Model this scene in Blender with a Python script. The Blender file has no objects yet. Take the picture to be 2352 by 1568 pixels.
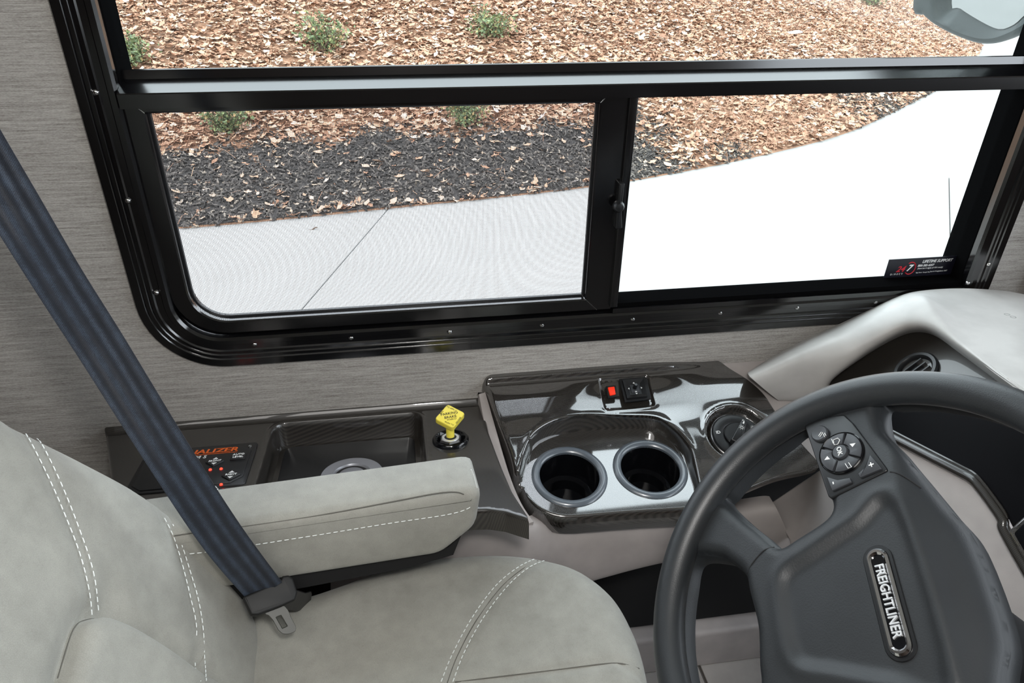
import bpy, bmesh, math, random
import numpy as np
from mathutils import Vector, Matrix
from mathutils.geometry import delaunay_2d_cdt

random.seed(7); rng = np.random.default_rng(7)
scene = bpy.context.scene
COL = scene.collection
R_ = math.radians

# ------------------------------------------------------------------ camera, world, lights, exposure
F_PX = 1700.0
CM = np.array([[0.9879126, 0.06754701, -0.13952093],
               [-0.15425814, 0.51704613, -0.84194283],
               [0.01526804, 0.85328817, 0.52121607]])      # columns: right, up, back
CP = np.array([0.0, -1.0, 1.36])
cam_d = bpy.data.cameras.new('camera')
cam_d.sensor_width = 36.0; cam_d.lens = F_PX / 2352 * 36.0
cam_d.clip_start = 0.02; cam_d.clip_end = 200
cam = bpy.data.objects.new('camera', cam_d); COL.objects.link(cam)
mw = Matrix([[*CM[0], CP[0]], [*CM[1], CP[1]], [*CM[2], CP[2]], [0, 0, 0, 1]])
cam.matrix_world = mw
scene.camera = cam

world = bpy.data.worlds.new('world'); scene.world = world
world.use_nodes = True
bg = world.node_tree.nodes['Background']
bg.inputs[0].default_value = (0.86, 0.93, 1.0, 1); bg.inputs[1].default_value = 5.0

def light(name, kind, loc, energy, color=(1, 1, 1), size=1.0, size_y=None, target=None):
    d = bpy.data.lights.new(name, kind); d.energy = energy; d.color = color
    if kind == 'AREA':
        d.size = size
        if size_y: d.shape = 'RECTANGLE'; d.size_y = size_y
    if kind == 'SUN': d.angle = size
    if kind in ('POINT', 'SPOT'): d.shadow_soft_size = size
    o = bpy.data.objects.new(name, d); COL.objects.link(o); o.location = loc
    if target is not None:
        o.rotation_euler = (Vector(target) - Vector(loc)).to_track_quat('-Z', 'Y').to_euler()
    return o
light('sun', 'SUN', (0, -6, 9), 1.8, (1.0, 0.95, 0.88), size=R_(6), target=(1.6, 0, 0))
light('cabin_fill_light', 'AREA', (-0.35, -1.35, 2.02), 11, (1.0, 0.97, 0.93), 1.1, 0.7, target=(-0.35, -1.35, 0))  # added soft fill below the ceiling; no lamp is seen there
light('camera_flash', 'AREA', tuple(CP + CM[:, 0] * .05 + CM[:, 1] * .1), 4.6, (1.0, 0.98, 0.95), 0.09,
      target=tuple(CP + CM[:, 0] * .05 + CM[:, 1] * .1 - CM[:, 2]))

vs = scene.view_settings
vs.view_transform = 'Standard'; vs.look = 'None'; vs.exposure = 0.0; vs.gamma = 1.0; vs.use_curve_mapping = False

# ------------------------------------------------------------------ geometry helpers
def ray(px, py):
    return CM @ np.array([(px - 1176) / F_PX, -(py - 784) / F_PX, -1.0])
def at(px, py, Y):
    d = ray(px, py); return CP + d * (Y - CP[1]) / d[1]
def at_z(px, py, Z):
    d = ray(px, py); return CP + d * (Z - CP[2]) / d[2]
def at_depth(px, py, a):
    return CP + ray(px, py) * a
def unit(v):
    v = np.array(v, float); return v / np.linalg.norm(v)

class Plane:
    """flat frame: origin o, axes ex, ey, normal n"""
    def __init__(s, o, n, ex):
        s.o = np.array(o, float); s.n = unit(n)
        ex = np.array(ex, float); s.ex = unit(ex - s.n * (ex @ s.n)); s.ey = np.cross(s.n, s.ex)
    def uv(s, px, py, h=0.0):
        d = ray(px, py); o = s.o + s.n * h
        P = CP + d * (((o - CP) @ s.n) / (d @ s.n)) - o
        return np.array([P @ s.ex, P @ s.ey])
    def uvs(s, pts, h=0.0): return np.array([s.uv(*p, h) for p in pts])
    def pt(s, u, v, h=0.0): return s.o + s.ex * u + s.ey * v + s.n * h
    def to3(s, uvh): 
        uvh = np.asarray(uvh, float); return s.o + uvh[:, :1] * s.ex + uvh[:, 1:2] * s.ey + uvh[:, 2:3] * s.n
    def off(s, h): return Plane(s.o + s.n * h, s.n, s.ex)

ORIG = {}
def base_of(o):
    return ORIG.get(o.name, np.zeros(3))
def tag(o, label=None, cat=None, group=None, kind=None):
    if label: o['label'] = label
    if cat: o['category'] = cat
    if group: o['group'] = group
    if kind: o['kind'] = kind
    return o
def thing(name, loc, label, cat, group=None):
    o = bpy.data.objects.new(name, None); COL.objects.link(o); o.location = tuple(loc)
    o.empty_display_size = .05
    ORIG[o.name] = np.array(loc, float)
    return tag(o, label, cat, group)
def obj(name, vf, mat, parent=None, smooth=True, angle=38, label=None, cat=None, kind=None, group=None):
    v, f = vf
    v = np.asarray(v, float).reshape(-1, 3)
    if parent is not None: org = base_of(parent)
    else:
        org = np.array([(v[:, 0].min() + v[:, 0].max()) / 2, (v[:, 1].min() + v[:, 1].max()) / 2, v[:, 2].min()])
    me = bpy.data.meshes.new(name)
    me.from_pydata((v - org).tolist(), [], [tuple(int(i) for i in q) for q in f])
    me.validate(clean_customdata=False)
    if smooth:
        me.polygons.foreach_set('use_smooth', [True] * len(me.polygons))
        me.set_sharp_from_angle(angle=R_(angle))
    me.materials.append(mat)
    o = bpy.data.objects.new(name, me); COL.objects.link(o)
    if parent is not None: o.parent = parent
    else: o.location = tuple(org)
    ORIG[o.name] = org
    return tag(o, label, cat, group, kind)
def copy_obj(o, loc=None):
    c = o.copy(); COL.objects.link(c)
    ORIG[c.name] = base_of(o)
    return c
def join(*vfs):
    V, Fc, n = [], [], 0
    for v, f in vfs:
        v = np.asarray(v, float).reshape(-1, 3)
        V.append(v); Fc += [tuple(i + n for i in q) for q in f]; n += len(v)
    return np.vstack(V), Fc

def area2(p):
    p = np.asarray(p); x, y = p[:, 0], p[:, 1]
    return 0.5 * (x @ np.roll(y, -1) - y @ np.roll(x, -1))
def ccw(p):
    p = np.asarray(p, float); return p if area2(p) > 0 else p[::-1]
def resample(p, s, closed=True):
    p = np.asarray(p, float)
    q = np.vstack([p, p[:1]]) if closed else p
    seg = np.linalg.norm(np.diff(q, axis=0), axis=1); L = np.r_[0, np.cumsum(seg)]
    n = max(4, int(round(L[-1] / s)))
    t = np.linspace(0, L[-1], n + (0 if closed else 1), endpoint=not closed)
    return np.stack([np.interp(t, L, q[:, k]) for k in range(q.shape[1])], 1)
def spline(p, s=None, n=8, closed=False):
    """Catmull-Rom through points"""
    p = np.asarray(p, float); m = len(p); out = []
    for i in range(m if closed else m - 1):
        if closed: a, b, c, d = p[i - 1], p[i], p[(i + 1) % m], p[(i + 2) % m]
        else: a, b, c, d = p[max(i - 1, 0)], p[i], p[i + 1], p[min(i + 2, m - 1)]
        for t in np.linspace(0, 1, n, endpoint=False):
            out.append(.5 * ((2 * b) + (c - a) * t + (2 * a - 5 * b + 4 * c - d) * t * t + (3 * b - a - 3 * c + d) * t ** 3))
    if not closed: out.append(p[-1])
    out = np.array(out)
    return resample(out, s, closed) if s else out
def fillet(p, r, n=5):
    p = ccw(p); m = len(p); out = []
    rs = r if hasattr(r, '__len__') else [r] * m
    for i in range(m):
        a, b, c = p[i - 1], p[i], p[(i + 1) % m]
        e1, e2 = unit(a - b), unit(c - b)
        ang = math.acos(np.clip(e1 @ e2, -1, 1))
        if rs[i] < 1e-6 or ang > 3.1: out.append(b); continue
        d = min(rs[i] / math.tan(ang / 2), .49 * np.linalg.norm(a - b), .49 * np.linalg.norm(c - b))
        A, B = b + e1 * d, b + e2 * d
        for t in np.linspace(0, 1, n + 1):
            out.append((1 - t) ** 2 * A + 2 * t * (1 - t) * b + t * t * B)
    return np.array(out)
def normals2(p):
    e = np.roll(p, -1, 0) - p; e = e / (np.linalg.norm(e, axis=1, keepdims=True) + 1e-12)
    nrm = np.stack([e[:, 1], -e[:, 0]], 1); m = nrm + np.roll(nrm, 1, 0)
    l = np.linalg.norm(m, axis=1, keepdims=True); m = m / (l + 1e-9)
    return m / np.clip(l / 2, .5, 1)
def offset(p, d):
    p = ccw(p); return p + normals2(p) * d
def sdf(P, poly):
    """signed distance, positive inside"""
    P = np.asarray(P, float); poly = np.asarray(poly, float)
    d2 = np.full(len(P), 1e9); ins = np.zeros(len(P), bool)
    for i in range(len(poly)):
        a, b = poly[i - 1], poly[i]; e = b - a; w = P - a
        t = np.clip(w @ e / (e @ e + 1e-18), 0, 1)
        q = w - t[:, None] * e; d2 = np.minimum(d2, (q ** 2).sum(1))
        c = ((a[1] > P[:, 1]) != (b[1] > P[:, 1]))
        if c.any():
            xx = a[0] + (P[:, 1] - a[1]) * e[0] / (e[1] if abs(e[1]) > 1e-12 else 1e-12)
            ins ^= c & (P[:, 0] < xx)
    d = np.sqrt(d2); return np.where(ins, d, -d)
def dline(P, line):
    P = np.asarray(P, float); line = np.asarray(line, float); d2 = np.full(len(P), 1e9)
    for a, b in zip(line[:-1], line[1:]):
        e = b - a; w = P - a; t = np.clip(w @ e / (e @ e + 1e-18), 0, 1)
        d2 = np.minimum(d2, ((w - t[:, None] * e) ** 2).sum(1))
    return np.sqrt(d2)
def ss(a, b, x):
    t = np.clip((x - a) / (b - a), 0, 1); return t * t * (3 - 2 * t)

def patch(pl, outline, hf, sp, holes=(), extra=(), skirt=None, hole_skirt=0.0, sk=None):
    """height field hf(uv) over a polygon with smooth borders; skirt = [(out, down)...]"""
    outl = resample(ccw(outline), sp)
    hl = [resample(ccw(h), sp) for h in holes]
    lo, hi = outl.min(0), outl.max(0)
    gx = np.arange(lo[0], hi[0], sp); gy = np.arange(lo[1], hi[1], sp * .866)
    G = np.array([(x + (sp / 2 if j % 2 else 0), y) for j, y in enumerate(gy) for x in gx])
    k = sdf(G, outl) > sp * (.45 if not extra else .9)
    for h in hl: k &= sdf(G, h) < -sp * .45
    G = G[k]
    ex = []; exe = []; n_ex = 0
    for e in extra:
        e = np.asarray(e); kk = sdf(e, outl) > sp * .3
        for h in hl: kk &= sdf(e, h) < -sp * .3
        ids = np.cumsum(kk) - 1 + n_ex; m = len(e)
        lim = np.median(np.linalg.norm(np.diff(e, axis=0), axis=1)) * 2.2
        for i in range(m):
            j = (i + 1) % m
            if kk[i] and kk[j] and np.linalg.norm(e[i] - e[j]) < lim: exe.append((ids[i], ids[j]))
        ex.append(e[kk]); n_ex += int(kk.sum())
    if ex:
        ex = np.vstack(ex)
        # drop grid points too near the extra points
        cell = {}
        for p in ex: cell.setdefault((int(p[0] // sp), int(p[1] // sp)), []).append(p)
        keep = []
        for p in G:
            i, j = int(p[0] // sp), int(p[1] // sp); ok = True
            for a in (-1, 0, 1):
                for b in (-1, 0, 1):
                    for q in cell.get((i + a, j + b), ()):
                        if (q[0] - p[0]) ** 2 + (q[1] - p[1]) ** 2 < (sp * .42) ** 2: ok = False
            keep.append(ok)
        G = np.vstack([G[np.array(keep, bool)], ex])
    pts = [outl] + hl + [G]; edges = []; n = 0
    for l in [outl] + hl:
        m = len(l); edges += [(n + i, n + (i + 1) % m) for i in range(m)]; n += m
    A = np.vstack(pts)
    if n_ex: edges += [(len(A) - n_ex + int(i), len(A) - n_ex + int(j)) for i, j in exe]
    V, E_, Fc, *_r = delaunay_2d_cdt([Vector(p) for p in A], edges, [], 0, 1e-7)
    V = np.array([(v.x, v.y) for v in V]); Fc = np.array([f[:] for f in Fc])
    c = V[Fc].mean(1); k = sdf(c, outl) > 0
    for h in hl: k &= sdf(c, h) < 0
    Fc = Fc[k]
    H = hf(V)
    verts = pl.to3(np.c_[V, H]); faces = [tuple(f) for f in Fc]
    vfs = [(verts, faces)]
    def ring(loop, prof, sgn):
        nm = normals2(loop); h0 = hf(loop); m = len(loop)
        vv = []; ff = []
        for o_, d_ in prof:
            k_s = sk(loop) if (sk and sgn > 0) else np.ones(m)
            vv.append(pl.to3(np.c_[loop + nm * (o_ * sgn * k_s)[:, None], h0 - d_ * k_s]))
        for r in range(len(prof) - 1):
            for i in range(m):
                j = (i + 1) % m
                q = (r * m + i, (r + 1) * m + i, (r + 1) * m + j, r * m + j)
                ff.append(q if sgn > 0 else q[::-1])
        return np.vstack(vv), ff
    if skirt: vfs.append(ring(outl, skirt, 1))
    if hole_skirt:
        for l in hl: vfs.append(ring(l, [(0, 0), (.001, .001), (.001, hole_skirt)], -1))
    v, f = join(*vfs)
    return weld(v, f)
def weld(v, f, eps=1e-5):
    key = np.round(v / eps).astype(np.int64)
    _, idx, inv = np.unique(key, axis=0, return_index=True, return_inverse=True)
    inv = inv.ravel()
    nf = []
    for q in f:
        t = []
        for i in q:
            k = int(inv[i])
            if k not in t: t.append(k)
        if len(t) > 2: nf.append(tuple(t))
    return v[idx], nf
def prism(pl, outline, h0, h1, bev=0.0, seg=3, back=True, bev_back=0.0):
    """polygon extruded along the plane normal from h0 to h1, rounded top edge"""
    p = ccw(outline); m = len(p); rings = []
    if bev_back > 0: rings += [(p - normals2(p) * bev_back, h0), (p, h0 + bev_back)]
    else: rings.append((p, h0))
    if bev > 0:
        for t in np.linspace(0, math.pi / 2, seg + 1):
            rings.append((p - normals2(p) * bev * (1 - math.cos(t)), h1 - bev + bev * math.sin(t)))
    else: rings.append((p, h1))
    V = np.vstack([pl.to3(np.c_[q, np.full(m, h)]) for q, h in rings]); Fc = []
    for r in range(len(rings) - 1):
        for i in range(m):
            j = (i + 1) % m; Fc.append((r * m + i, r * m + j, (r + 1) * m + j, (r + 1) * m + i))
    Fc.append(tuple(range((len(rings) - 1) * m, len(rings) * m)))
    if back: Fc.append(tuple(range(m - 1, -1, -1)))
    return V, Fc
def ring_prism(pl, outer, inner, h0, h1, bev=0.0):
    """frame between two loops with the same number of points"""
    o, i = ccw(outer), ccw(inner); m = len(o); no, ni = normals2(o), normals2(i)
    L = [(o, h0), (o, h1 - bev), (o - no * bev, h1), (i + ni * bev, h1), (i, h1 - bev), (i, h0)]
    V = np.vstack([pl.to3(np.c_[q, np.full(m, h)]) for q, h in L]); Fc = []
    for r in range(len(L)):
        r2 = (r + 1) % len(L)
        for k in range(m):
            j = (k + 1) % m; Fc.append((r * m + k, r * m + j, r2 * m + j, r2 * m + k))
    return V, Fc
def box(c, s, ax=None):
    c = np.array(c, float); s = np.array(s, float) / 2
    ax = np.eye(3) if ax is None else np.array(ax)
    V = [c + ax.T @ (s * np.array(k)) for k in ((-1,-1,-1),(1,-1,-1),(1,1,-1),(-1,1,-1),(-1,-1,1),(1,-1,1),(1,1,1),(-1,1,1))]
    return np.array(V), [(0,3,2,1),(4,5,6,7),(0,1,5,4),(1,2,6,5),(2,3,7,6),(3,0,4,7)]
def revolve(pl, u, v, prof, n=48, h=0.0, cap0=False, cap1=False, a0=0.0):
    V = []; Fc = []; m = len(prof)
    for (r, z) in prof:
        for k in range(n):
            a = a0 + 2 * math.pi * k / n; V.append(pl.pt(u + r * math.cos(a), v + r * math.sin(a), h + z))
    for i in range(m - 1):
        for k in range(n):
            j = (k + 1) % n; Fc.append((i * n + k, i * n + j, (i + 1) * n + j, (i + 1) * n + k))
    if cap0: Fc.append(tuple(range(n - 1, -1, -1)))
    if cap1: Fc.append(tuple(range((m - 1) * n, m * n)))
    return np.array(V), Fc
def tube(path, r, n=10, closed=False, cap=True, squash=None):
    P = np.asarray(path, float); m = len(P)
    T = np.roll(P, -1, 0) - np.roll(P, 1, 0) if closed else np.gradient(P, axis=0)
    T = T / (np.linalg.norm(T, axis=1, keepdims=True) + 1e-12)
    rr = r if hasattr(r, '__len__') else [r] * m
    up = np.array([0, 0, 1.]) if abs(T[0][2]) < .9 else np.array([1., 0, 0])
    N = unit(up - T[0] * (up @ T[0])); V = []; Fc = []
    for i in range(m):
        N = unit(N - T[i] * (N @ T[i])); B = np.cross(T[i], N)
        for k in range(n):
            a = 2 * math.pi * k / n; V.append(P[i] + (N * math.cos(a) + B * math.sin(a)) * rr[i])
    for i in range(m if closed else m - 1):
        i2 = (i + 1) % m
        for k in range(n):
            j = (k + 1) % n; Fc.append((i * n + k, i * n + j, i2 * n + j, i2 * n + k))
    if cap and not closed:
        Fc.append(tuple(range(n - 1, -1, -1))); Fc.append(tuple(range((m - 1) * n, m * n)))
    return np.array(V), Fc
def grid_surface(ctrl, nu=6, nv=6, flip=False, thick=0.0):
    """Catmull-Rom surface through control rows"""
    rows = [spline(r, n=nv) for r in np.asarray(ctrl, float)]
    rows = np.array(rows); cols = [spline(rows[:, j], n=nu) for j in range(rows.shape[1])]
    S = np.array(cols).transpose(1, 0, 2); a, b = S.shape[:2]
    V = S.reshape(-1, 3); Fc = [(i*b+j, i*b+j+1, (i+1)*b+j+1, (i+1)*b+j) for i in range(a-1) for j in range(b-1)]
    if flip: Fc = [q[::-1] for q in Fc]
    if thick:
        du = np.gradient(S, axis=0); dv = np.gradient(S, axis=1); N = np.cross(dv, du)
        N = N / (np.linalg.norm(N, axis=2, keepdims=True) + 1e-12)
        if flip: N = -N
        V2 = (S - N * (-thick)).reshape(-1, 3); n = len(V)
        F2 = [tuple(i + n for i in q[::-1]) for q in Fc]
        rim = []
        per = [i*b for i in range(a)] + [(a-1)*b+j for j in range(1, b)] + [i*b+b-1 for i in range(a-2, -1, -1)] + [j for j in range(b-2, 0, -1)]
        for x, y in zip(per, per[1:] + per[:1]): rim.append((x, y, y + n, x + n))
        return np.vstack([V, V2]), Fc + F2 + rim
    return V, Fc
def text(s, pl, u, v, size, mat, parent, name='lettering', rot=0.0, h=0.0, ext=.0003, bold=0.0, shear=0.0, align='CENTER', sx=1.0, space=1.0):
    c = bpy.data.curves.new('t', 'FONT'); c.body = s; c.size = size; c.align_x = align; c.align_y = 'CENTER'
    c.extrude = ext; c.offset = bold * size; c.shear = shear; c.space_character = space; c.resolution_u = 3
    t = bpy.data.objects.new('t', c); COL.objects.link(t)
    bpy.context.view_layer.update()
    me = bpy.data.meshes.new_from_object(t.evaluated_get(bpy.context.evaluated_depsgraph_get()))
    V = np.array([vv.co[:] for vv in me.vertices]).reshape(-1, 3); Fc = [tuple(p.vertices) for p in me.polygons]
    bpy.data.objects.remove(t); bpy.data.curves.remove(c); bpy.data.meshes.remove(me)
    if bold and (np.abs(V[:, 1]).max() > size * 1.1 or np.ptp(V[:, 0]) > size * len(s) * 1.3 * space):   # an emboldened glyph spiked
        return text(s, pl, u, v, size, mat, parent, name, rot, h, ext, 0.0, shear, align, sx, space)
    V[:, 0] *= sx
    cr, sr = math.cos(rot), math.sin(rot)
    W = np.c_[u + V[:, 0] * cr - V[:, 1] * sr, v + V[:, 0] * sr + V[:, 1] * cr, h + ext + V[:, 2]]
    return obj(name, (pl.to3(W), Fc), mat, parent, smooth=False)
def stitches(line3, nrm, L=.0058, gap=.0018, w=.0006, hgt=.0007):
    P = resample(line3, L + gap, closed=False); vfs = []
    for i in range(len(P) - 1):
        d = unit(P[i+1] - P[i]); n = nrm(i, P) if callable(nrm) else nrm
        n = unit(n - d * (n @ d)); s = np.cross(d, n)
        a = P[i] + n * .0014; b = a + d * L
        V = [a, a + d*L*.15 + s*w + n*hgt*.6, a + d*L*.15 - s*w + n*hgt*.6, a + d*L*.15 + n*hgt*1.4,
             b, b - d*L*.15 + s*w + n*hgt*.6, b - d*L*.15 - s*w + n*hgt*.6, b - d*L*.15 + n*hgt*1.4]
        vfs.append((np.array(V), [(0,1,3),(0,3,2),(4,7,5),(4,6,7),(1,5,7,3),(3,7,6,2),(0,2,1),(4,5,6)]))
    return join(*vfs)

# ------------------------------------------------------------------ materials
def lin(r, g=None, b=None):
    if g is None: g = b = r
    f = lambda c: (c / 255 / 12.92) if c / 255 <= .04045 else ((c / 255 + .055) / 1.055) ** 2.4
    return (f(r), f(g), f(b), 1)
class NT:
    def __init__(s, name):
        s.m = bpy.data.materials.new(name); s.m.use_nodes = True; s.t = s.m.node_tree; s.b = s.t.nodes['Principled BSDF']
        s.out = s.t.nodes['Material Output']
    def n(s, kind, **kw):
        x = s.t.nodes.new(kind)
        for k, v in kw.items():
            if k in ('op',): x.operation = v
            elif isinstance(k, str) and hasattr(x, k) and k not in x.inputs: setattr(x, k, v)
            else: x.inputs[k].default_value = v
        return x
    def l(s, a, b): s.t.links.new(a, b)
    def coord(s, scale=(1, 1, 1), rot=(0, 0, 0), kind='Object'):
        tc = s.n('ShaderNodeTexCoord'); mp = s.n('ShaderNodeMapping')
        mp.inputs['Scale'].default_value = scale; mp.inputs['Rotation'].default_value = rot
        s.l(tc.outputs[kind], mp.inputs[0]); return mp.outputs[0]
    def noise(s, vec, scale, detail=4, rough=.55):
        x = s.n('ShaderNodeTexNoise'); x.inputs['Scale'].default_value = scale; x.inputs['Detail'].default_value = detail
        x.inputs['Roughness'].default_value = rough; s.l(vec, x.inputs['Vector']); return x.outputs['Fac']
    def ramp(s, fac, stops):
        x = s.n('ShaderNodeValToRGB'); e = x.color_ramp.elements
        while len(e) < len(stops): e.new(.5)
        for el, (p, c) in zip(e, stops): el.position = p; el.color = c
        s.l(fac, x.inputs[0]); return x.outputs[0]
    def math(s, op, a, b=None):
        x = s.n('ShaderNodeMath'); x.operation = op
        for i, q in enumerate((a, b)):
            if q is None: continue
            if isinstance(q, (int, float)): x.inputs[i].default_value = q
            else: s.l(q, x.inputs[i])
        return x.outputs[0]
    def mix(s, fac, a, b):
        x = s.n('ShaderNodeMix'); x.data_type = 'RGBA'
        for i, q in ((0, fac), (6, a), (7, b)):
            if isinstance(q, (int, float, tuple)): x.inputs[i].default_value = q
            else: s.l(q, x.inputs[i])
        return x.outputs[2]
    def bump(s, hgt, strength=.3, dist=.001):
        x = s.n('ShaderNodeBump'); x.inputs['Strength'].default_value = strength; x.inputs['Distance'].default_value = dist
        s.l(hgt, x.inputs['Height']); s.l(x.outputs[0], s.b.inputs['Normal']); return x
    def set(s, **kw):
        for k, v in kw.items():
            i = s.b.inputs[k.replace('_', ' ')]
            if hasattr(v, 'is_output'): s.l(v, i)
            else: i.default_value = v
        return s
def plain(name, col, rough=.5, metal=0.0, bump=None, **kw):
    m = NT(name); m.set(Base_Color=col, Roughness=rough, Metallic=metal, **kw)
    if bump:
        sc, st, di = bump; m.bump(m.noise(m.coord(), sc, 3), st, di)
    return m.m

def mk_wall():
    m = NT('woven grey wallpaper'); v = m.coord((1.6, 1, 60)); v2 = m.coord((7, 1, 260)); v3 = m.coord((160, 40, 620))
    a = m.noise(v, 5, 3); b = m.noise(v2, 4, 4); c = m.noise(v3, 2.2, 3)
    s = m.math('ADD', m.math('MULTIPLY', a, .27), m.math('ADD', m.math('MULTIPLY', b, .43), m.math('MULTIPLY', c, .32)))
    col = m.ramp(s, [(.34, lin(98, 93, 88)), (.44, lin(143, 139, 134)), (.56, lin(174, 171, 166)), (.7, lin(200, 197, 192))])
    m.set(Base_Color=col, Roughness=.7); m.bump(s, .25, .001); return m.m
def mk_carbon(name='dark carbon weave trim', ior=2.4):
    m = NT(name); v = m.coord((1, 1, 1), (0, 0, R_(40)))
    sp = m.n('ShaderNodeSeparateXYZ'); m.l(v, sp.inputs[0])
    k = 2 * math.pi / .0026
    a = m.math('SINE', m.math('MULTIPLY', m.math('ADD', sp.outputs[0], m.math('MULTIPLY', sp.outputs[2], .6)), k)); b = m.math('SINE', m.math('MULTIPLY', m.math('ADD', sp.outputs[1], m.math('MULTIPLY', sp.outputs[2], .6)), k))
    p = m.math('MULTIPLY', a, b); q = m.math('ADD', m.math('MULTIPLY', p, .5), .5)
    col = m.ramp(q, [(.25, (.005, .0042, .0035, 1)), (.75, (.036, .031, .026, 1))])
    met = m.math('MULTIPLY', q, .5)
    m.set(Base_Color=col, Roughness=.4, Metallic=.0, Coat_Weight=1.0, Coat_IOR=ior, Coat_Roughness=.05)
    return m.m
def mk_suede(name, c0, c1):
    m = NT(name); v = m.coord(); n1 = m.noise(v, 9, 4); n2 = m.noise(v, 60, 4)
    vo = m.n('ShaderNodeTexVoronoi'); vo.feature = 'DISTANCE_TO_EDGE'; vo.inputs['Scale'].default_value = 620; m.l(v, vo.inputs['Vector'])
    d = vo.outputs['Distance']
    s = m.math('ADD', m.math('MULTIPLY', n1, .6), m.math('MULTIPLY', n2, .4))
    cc = m.ramp(s, [(.32, c0), (.66, c1)])
    crack = m.ramp(d, [(.0, (.85, .85, .85, 1)), (.14, (1, 1, 1, 1))])
    mx = m.n('ShaderNodeMix'); mx.data_type = 'RGBA'; mx.blend_type = 'MULTIPLY'; mx.inputs[0].default_value = .8
    m.l(cc, mx.inputs[6]); m.l(crack, mx.inputs[7])
    m.set(Base_Color=mx.outputs[2], Roughness=.75, Sheen_Weight=.15)
    hh = m.math('ADD', m.math('MINIMUM', m.math('MULTIPLY', d, 6.0), .8), m.math('MULTIPLY', n2, .4))
    m.bump(hh, .28, .0004); return m.m
def mk_webbing():
    m = NT('woven seat belt webbing')
    at_ = m.n('ShaderNodeAttribute'); at_.attribute_name = 'bandcoord'
    sp = m.n('ShaderNodeSeparateXYZ'); m.l(at_.outputs['Vector'], sp.inputs[0])
    u, v = sp.outputs[0], sp.outputs[1]
    st = m.math('SINE', m.math('MULTIPLY', u, 2 * math.pi * 3.6))
    tw = m.math('SINE', m.math('ADD', m.math('MULTIPLY', v, 2 * math.pi / .0017), m.math('MULTIPLY', u, 60)))
    n_ = m.noise(m.coord((1, 1, 1)), 900, 2); n2 = m.noise(m.coord(), 70, 3)
    s = m.math('ADD', m.math('MULTIPLY', st, .16), m.math('ADD', m.math('MULTIPLY', tw, .06), m.math('ADD', m.math('MULTIPLY', n_, .5), m.math('MULTIPLY', n2, .35))))
    col = m.ramp(s, [(.12, lin(16, 19, 26)), (.45, lin(32, 38, 49)), (.85, lin(64, 76, 92))])
    m.set(Base_Color=col, Roughness=.5, Sheen_Weight=.2, Sheen_Roughness=.4); m.bump(s, .5, .0006); return m.m
def mk_grain(name, col, rough, scale=700, st=.25, **kw):
    m = NT(name); v = m.coord(); vo = m.n('ShaderNodeTexVoronoi'); vo.inputs['Scale'].default_value = scale; m.l(v, vo.inputs['Vector'])
    n1 = m.noise(v, 14, 3); c2 = tuple(x * .82 for x in col[:3]) + (1,)
    m.set(Base_Color=m.ramp(n1, [(.35, c2), (.65, col)]), Roughness=rough, **kw); m.bump(vo.outputs['Distance'], st, .0005); return m.m
def mk_concrete():
    m = NT('pale concrete'); v = m.coord(); a = m.noise(v, 1.2, 5); b = m.noise(v, 40, 4); c = m.noise(v, 4, 4)
    s = m.math('ADD', m.math('MULTIPLY', a, .5), m.math('ADD', m.math('MULTIPLY', b, .2), m.math('MULTIPLY', c, .3)))
    m.set(Base_Color=m.ramp(s, [(.3, (.235, .23, .221, 1)), (.5, (.262, .259, .252, 1)), (.7, (.285, .282, .275, 1))]), Roughness=.9)
    m.bump(b, .2, .003); return m.m
def mk_island(name, stops, rough=.8, **kw):
    m = NT(name); g = m.n('ShaderNodeNewGeometry'); n1 = m.noise(m.coord(), 30, 3)
    f = m.math('ADD', g.outputs['Random Per Island'], m.math('MULTIPLY', m.math('SUBTRACT', n1, .5), .25))
    m.set(Base_Color=m.ramp(f, stops), Roughness=rough, **kw); return m.m
def mk_soil():
    m = NT('leaf covered soil'); v = m.coord(); a = m.noise(v, 3, 5); b = m.noise(v, 45, 5, .7)
    s = m.math('ADD', m.math('MULTIPLY', a, .4), m.math('MULTIPLY', b, .6))
    m.set(Base_Color=m.ramp(s, [(.3, (.15, .078, .046, 1)), (.5, (.27, .15, .092, 1)), (.7, (.37, .23, .15, 1))]), Roughness=.95)
    m.bump(b, .8, .02); return m.m
def mk_glass(name, rough=0.0, tint=(.96, .985, .975, 1), ior=1.45):
    m = NT(name); t = m.n('ShaderNodeBsdfTransparent'); t.inputs[0].default_value = tint
    g = m.n('ShaderNodeBsdfGlossy'); g.inputs['Roughness'].default_value = rough
    ge = m.n('ShaderNodeNewGeometry'); dt = m.n('ShaderNodeVectorMath'); dt.operation = 'DOT_PRODUCT'
    m.l(ge.outputs['Incoming'], dt.inputs[0]); m.l(ge.outputs['Normal'], dt.inputs[1])
    c = m.math('SUBTRACT', 1.0, m.math('ABSOLUTE', dt.outputs['Value'])); f = m.math('ADD', m.math('MULTIPLY', m.math('POWER', c, 5.0), .96), .03)
    mx = m.n('ShaderNodeMixShader')
    m.l(f, mx.inputs[0]); m.l(t.outputs[0], mx.inputs[1]); m.l(g.outputs[0], mx.inputs[2]); m.l(mx.outputs[0], m.out.inputs[0]); return m.m
def mk_emit(name, col, st):
    m = NT(name); m.set(Base_Color=col, Emission_Color=col, Emission_Strength=st, Roughness=.3); return m.m

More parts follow.
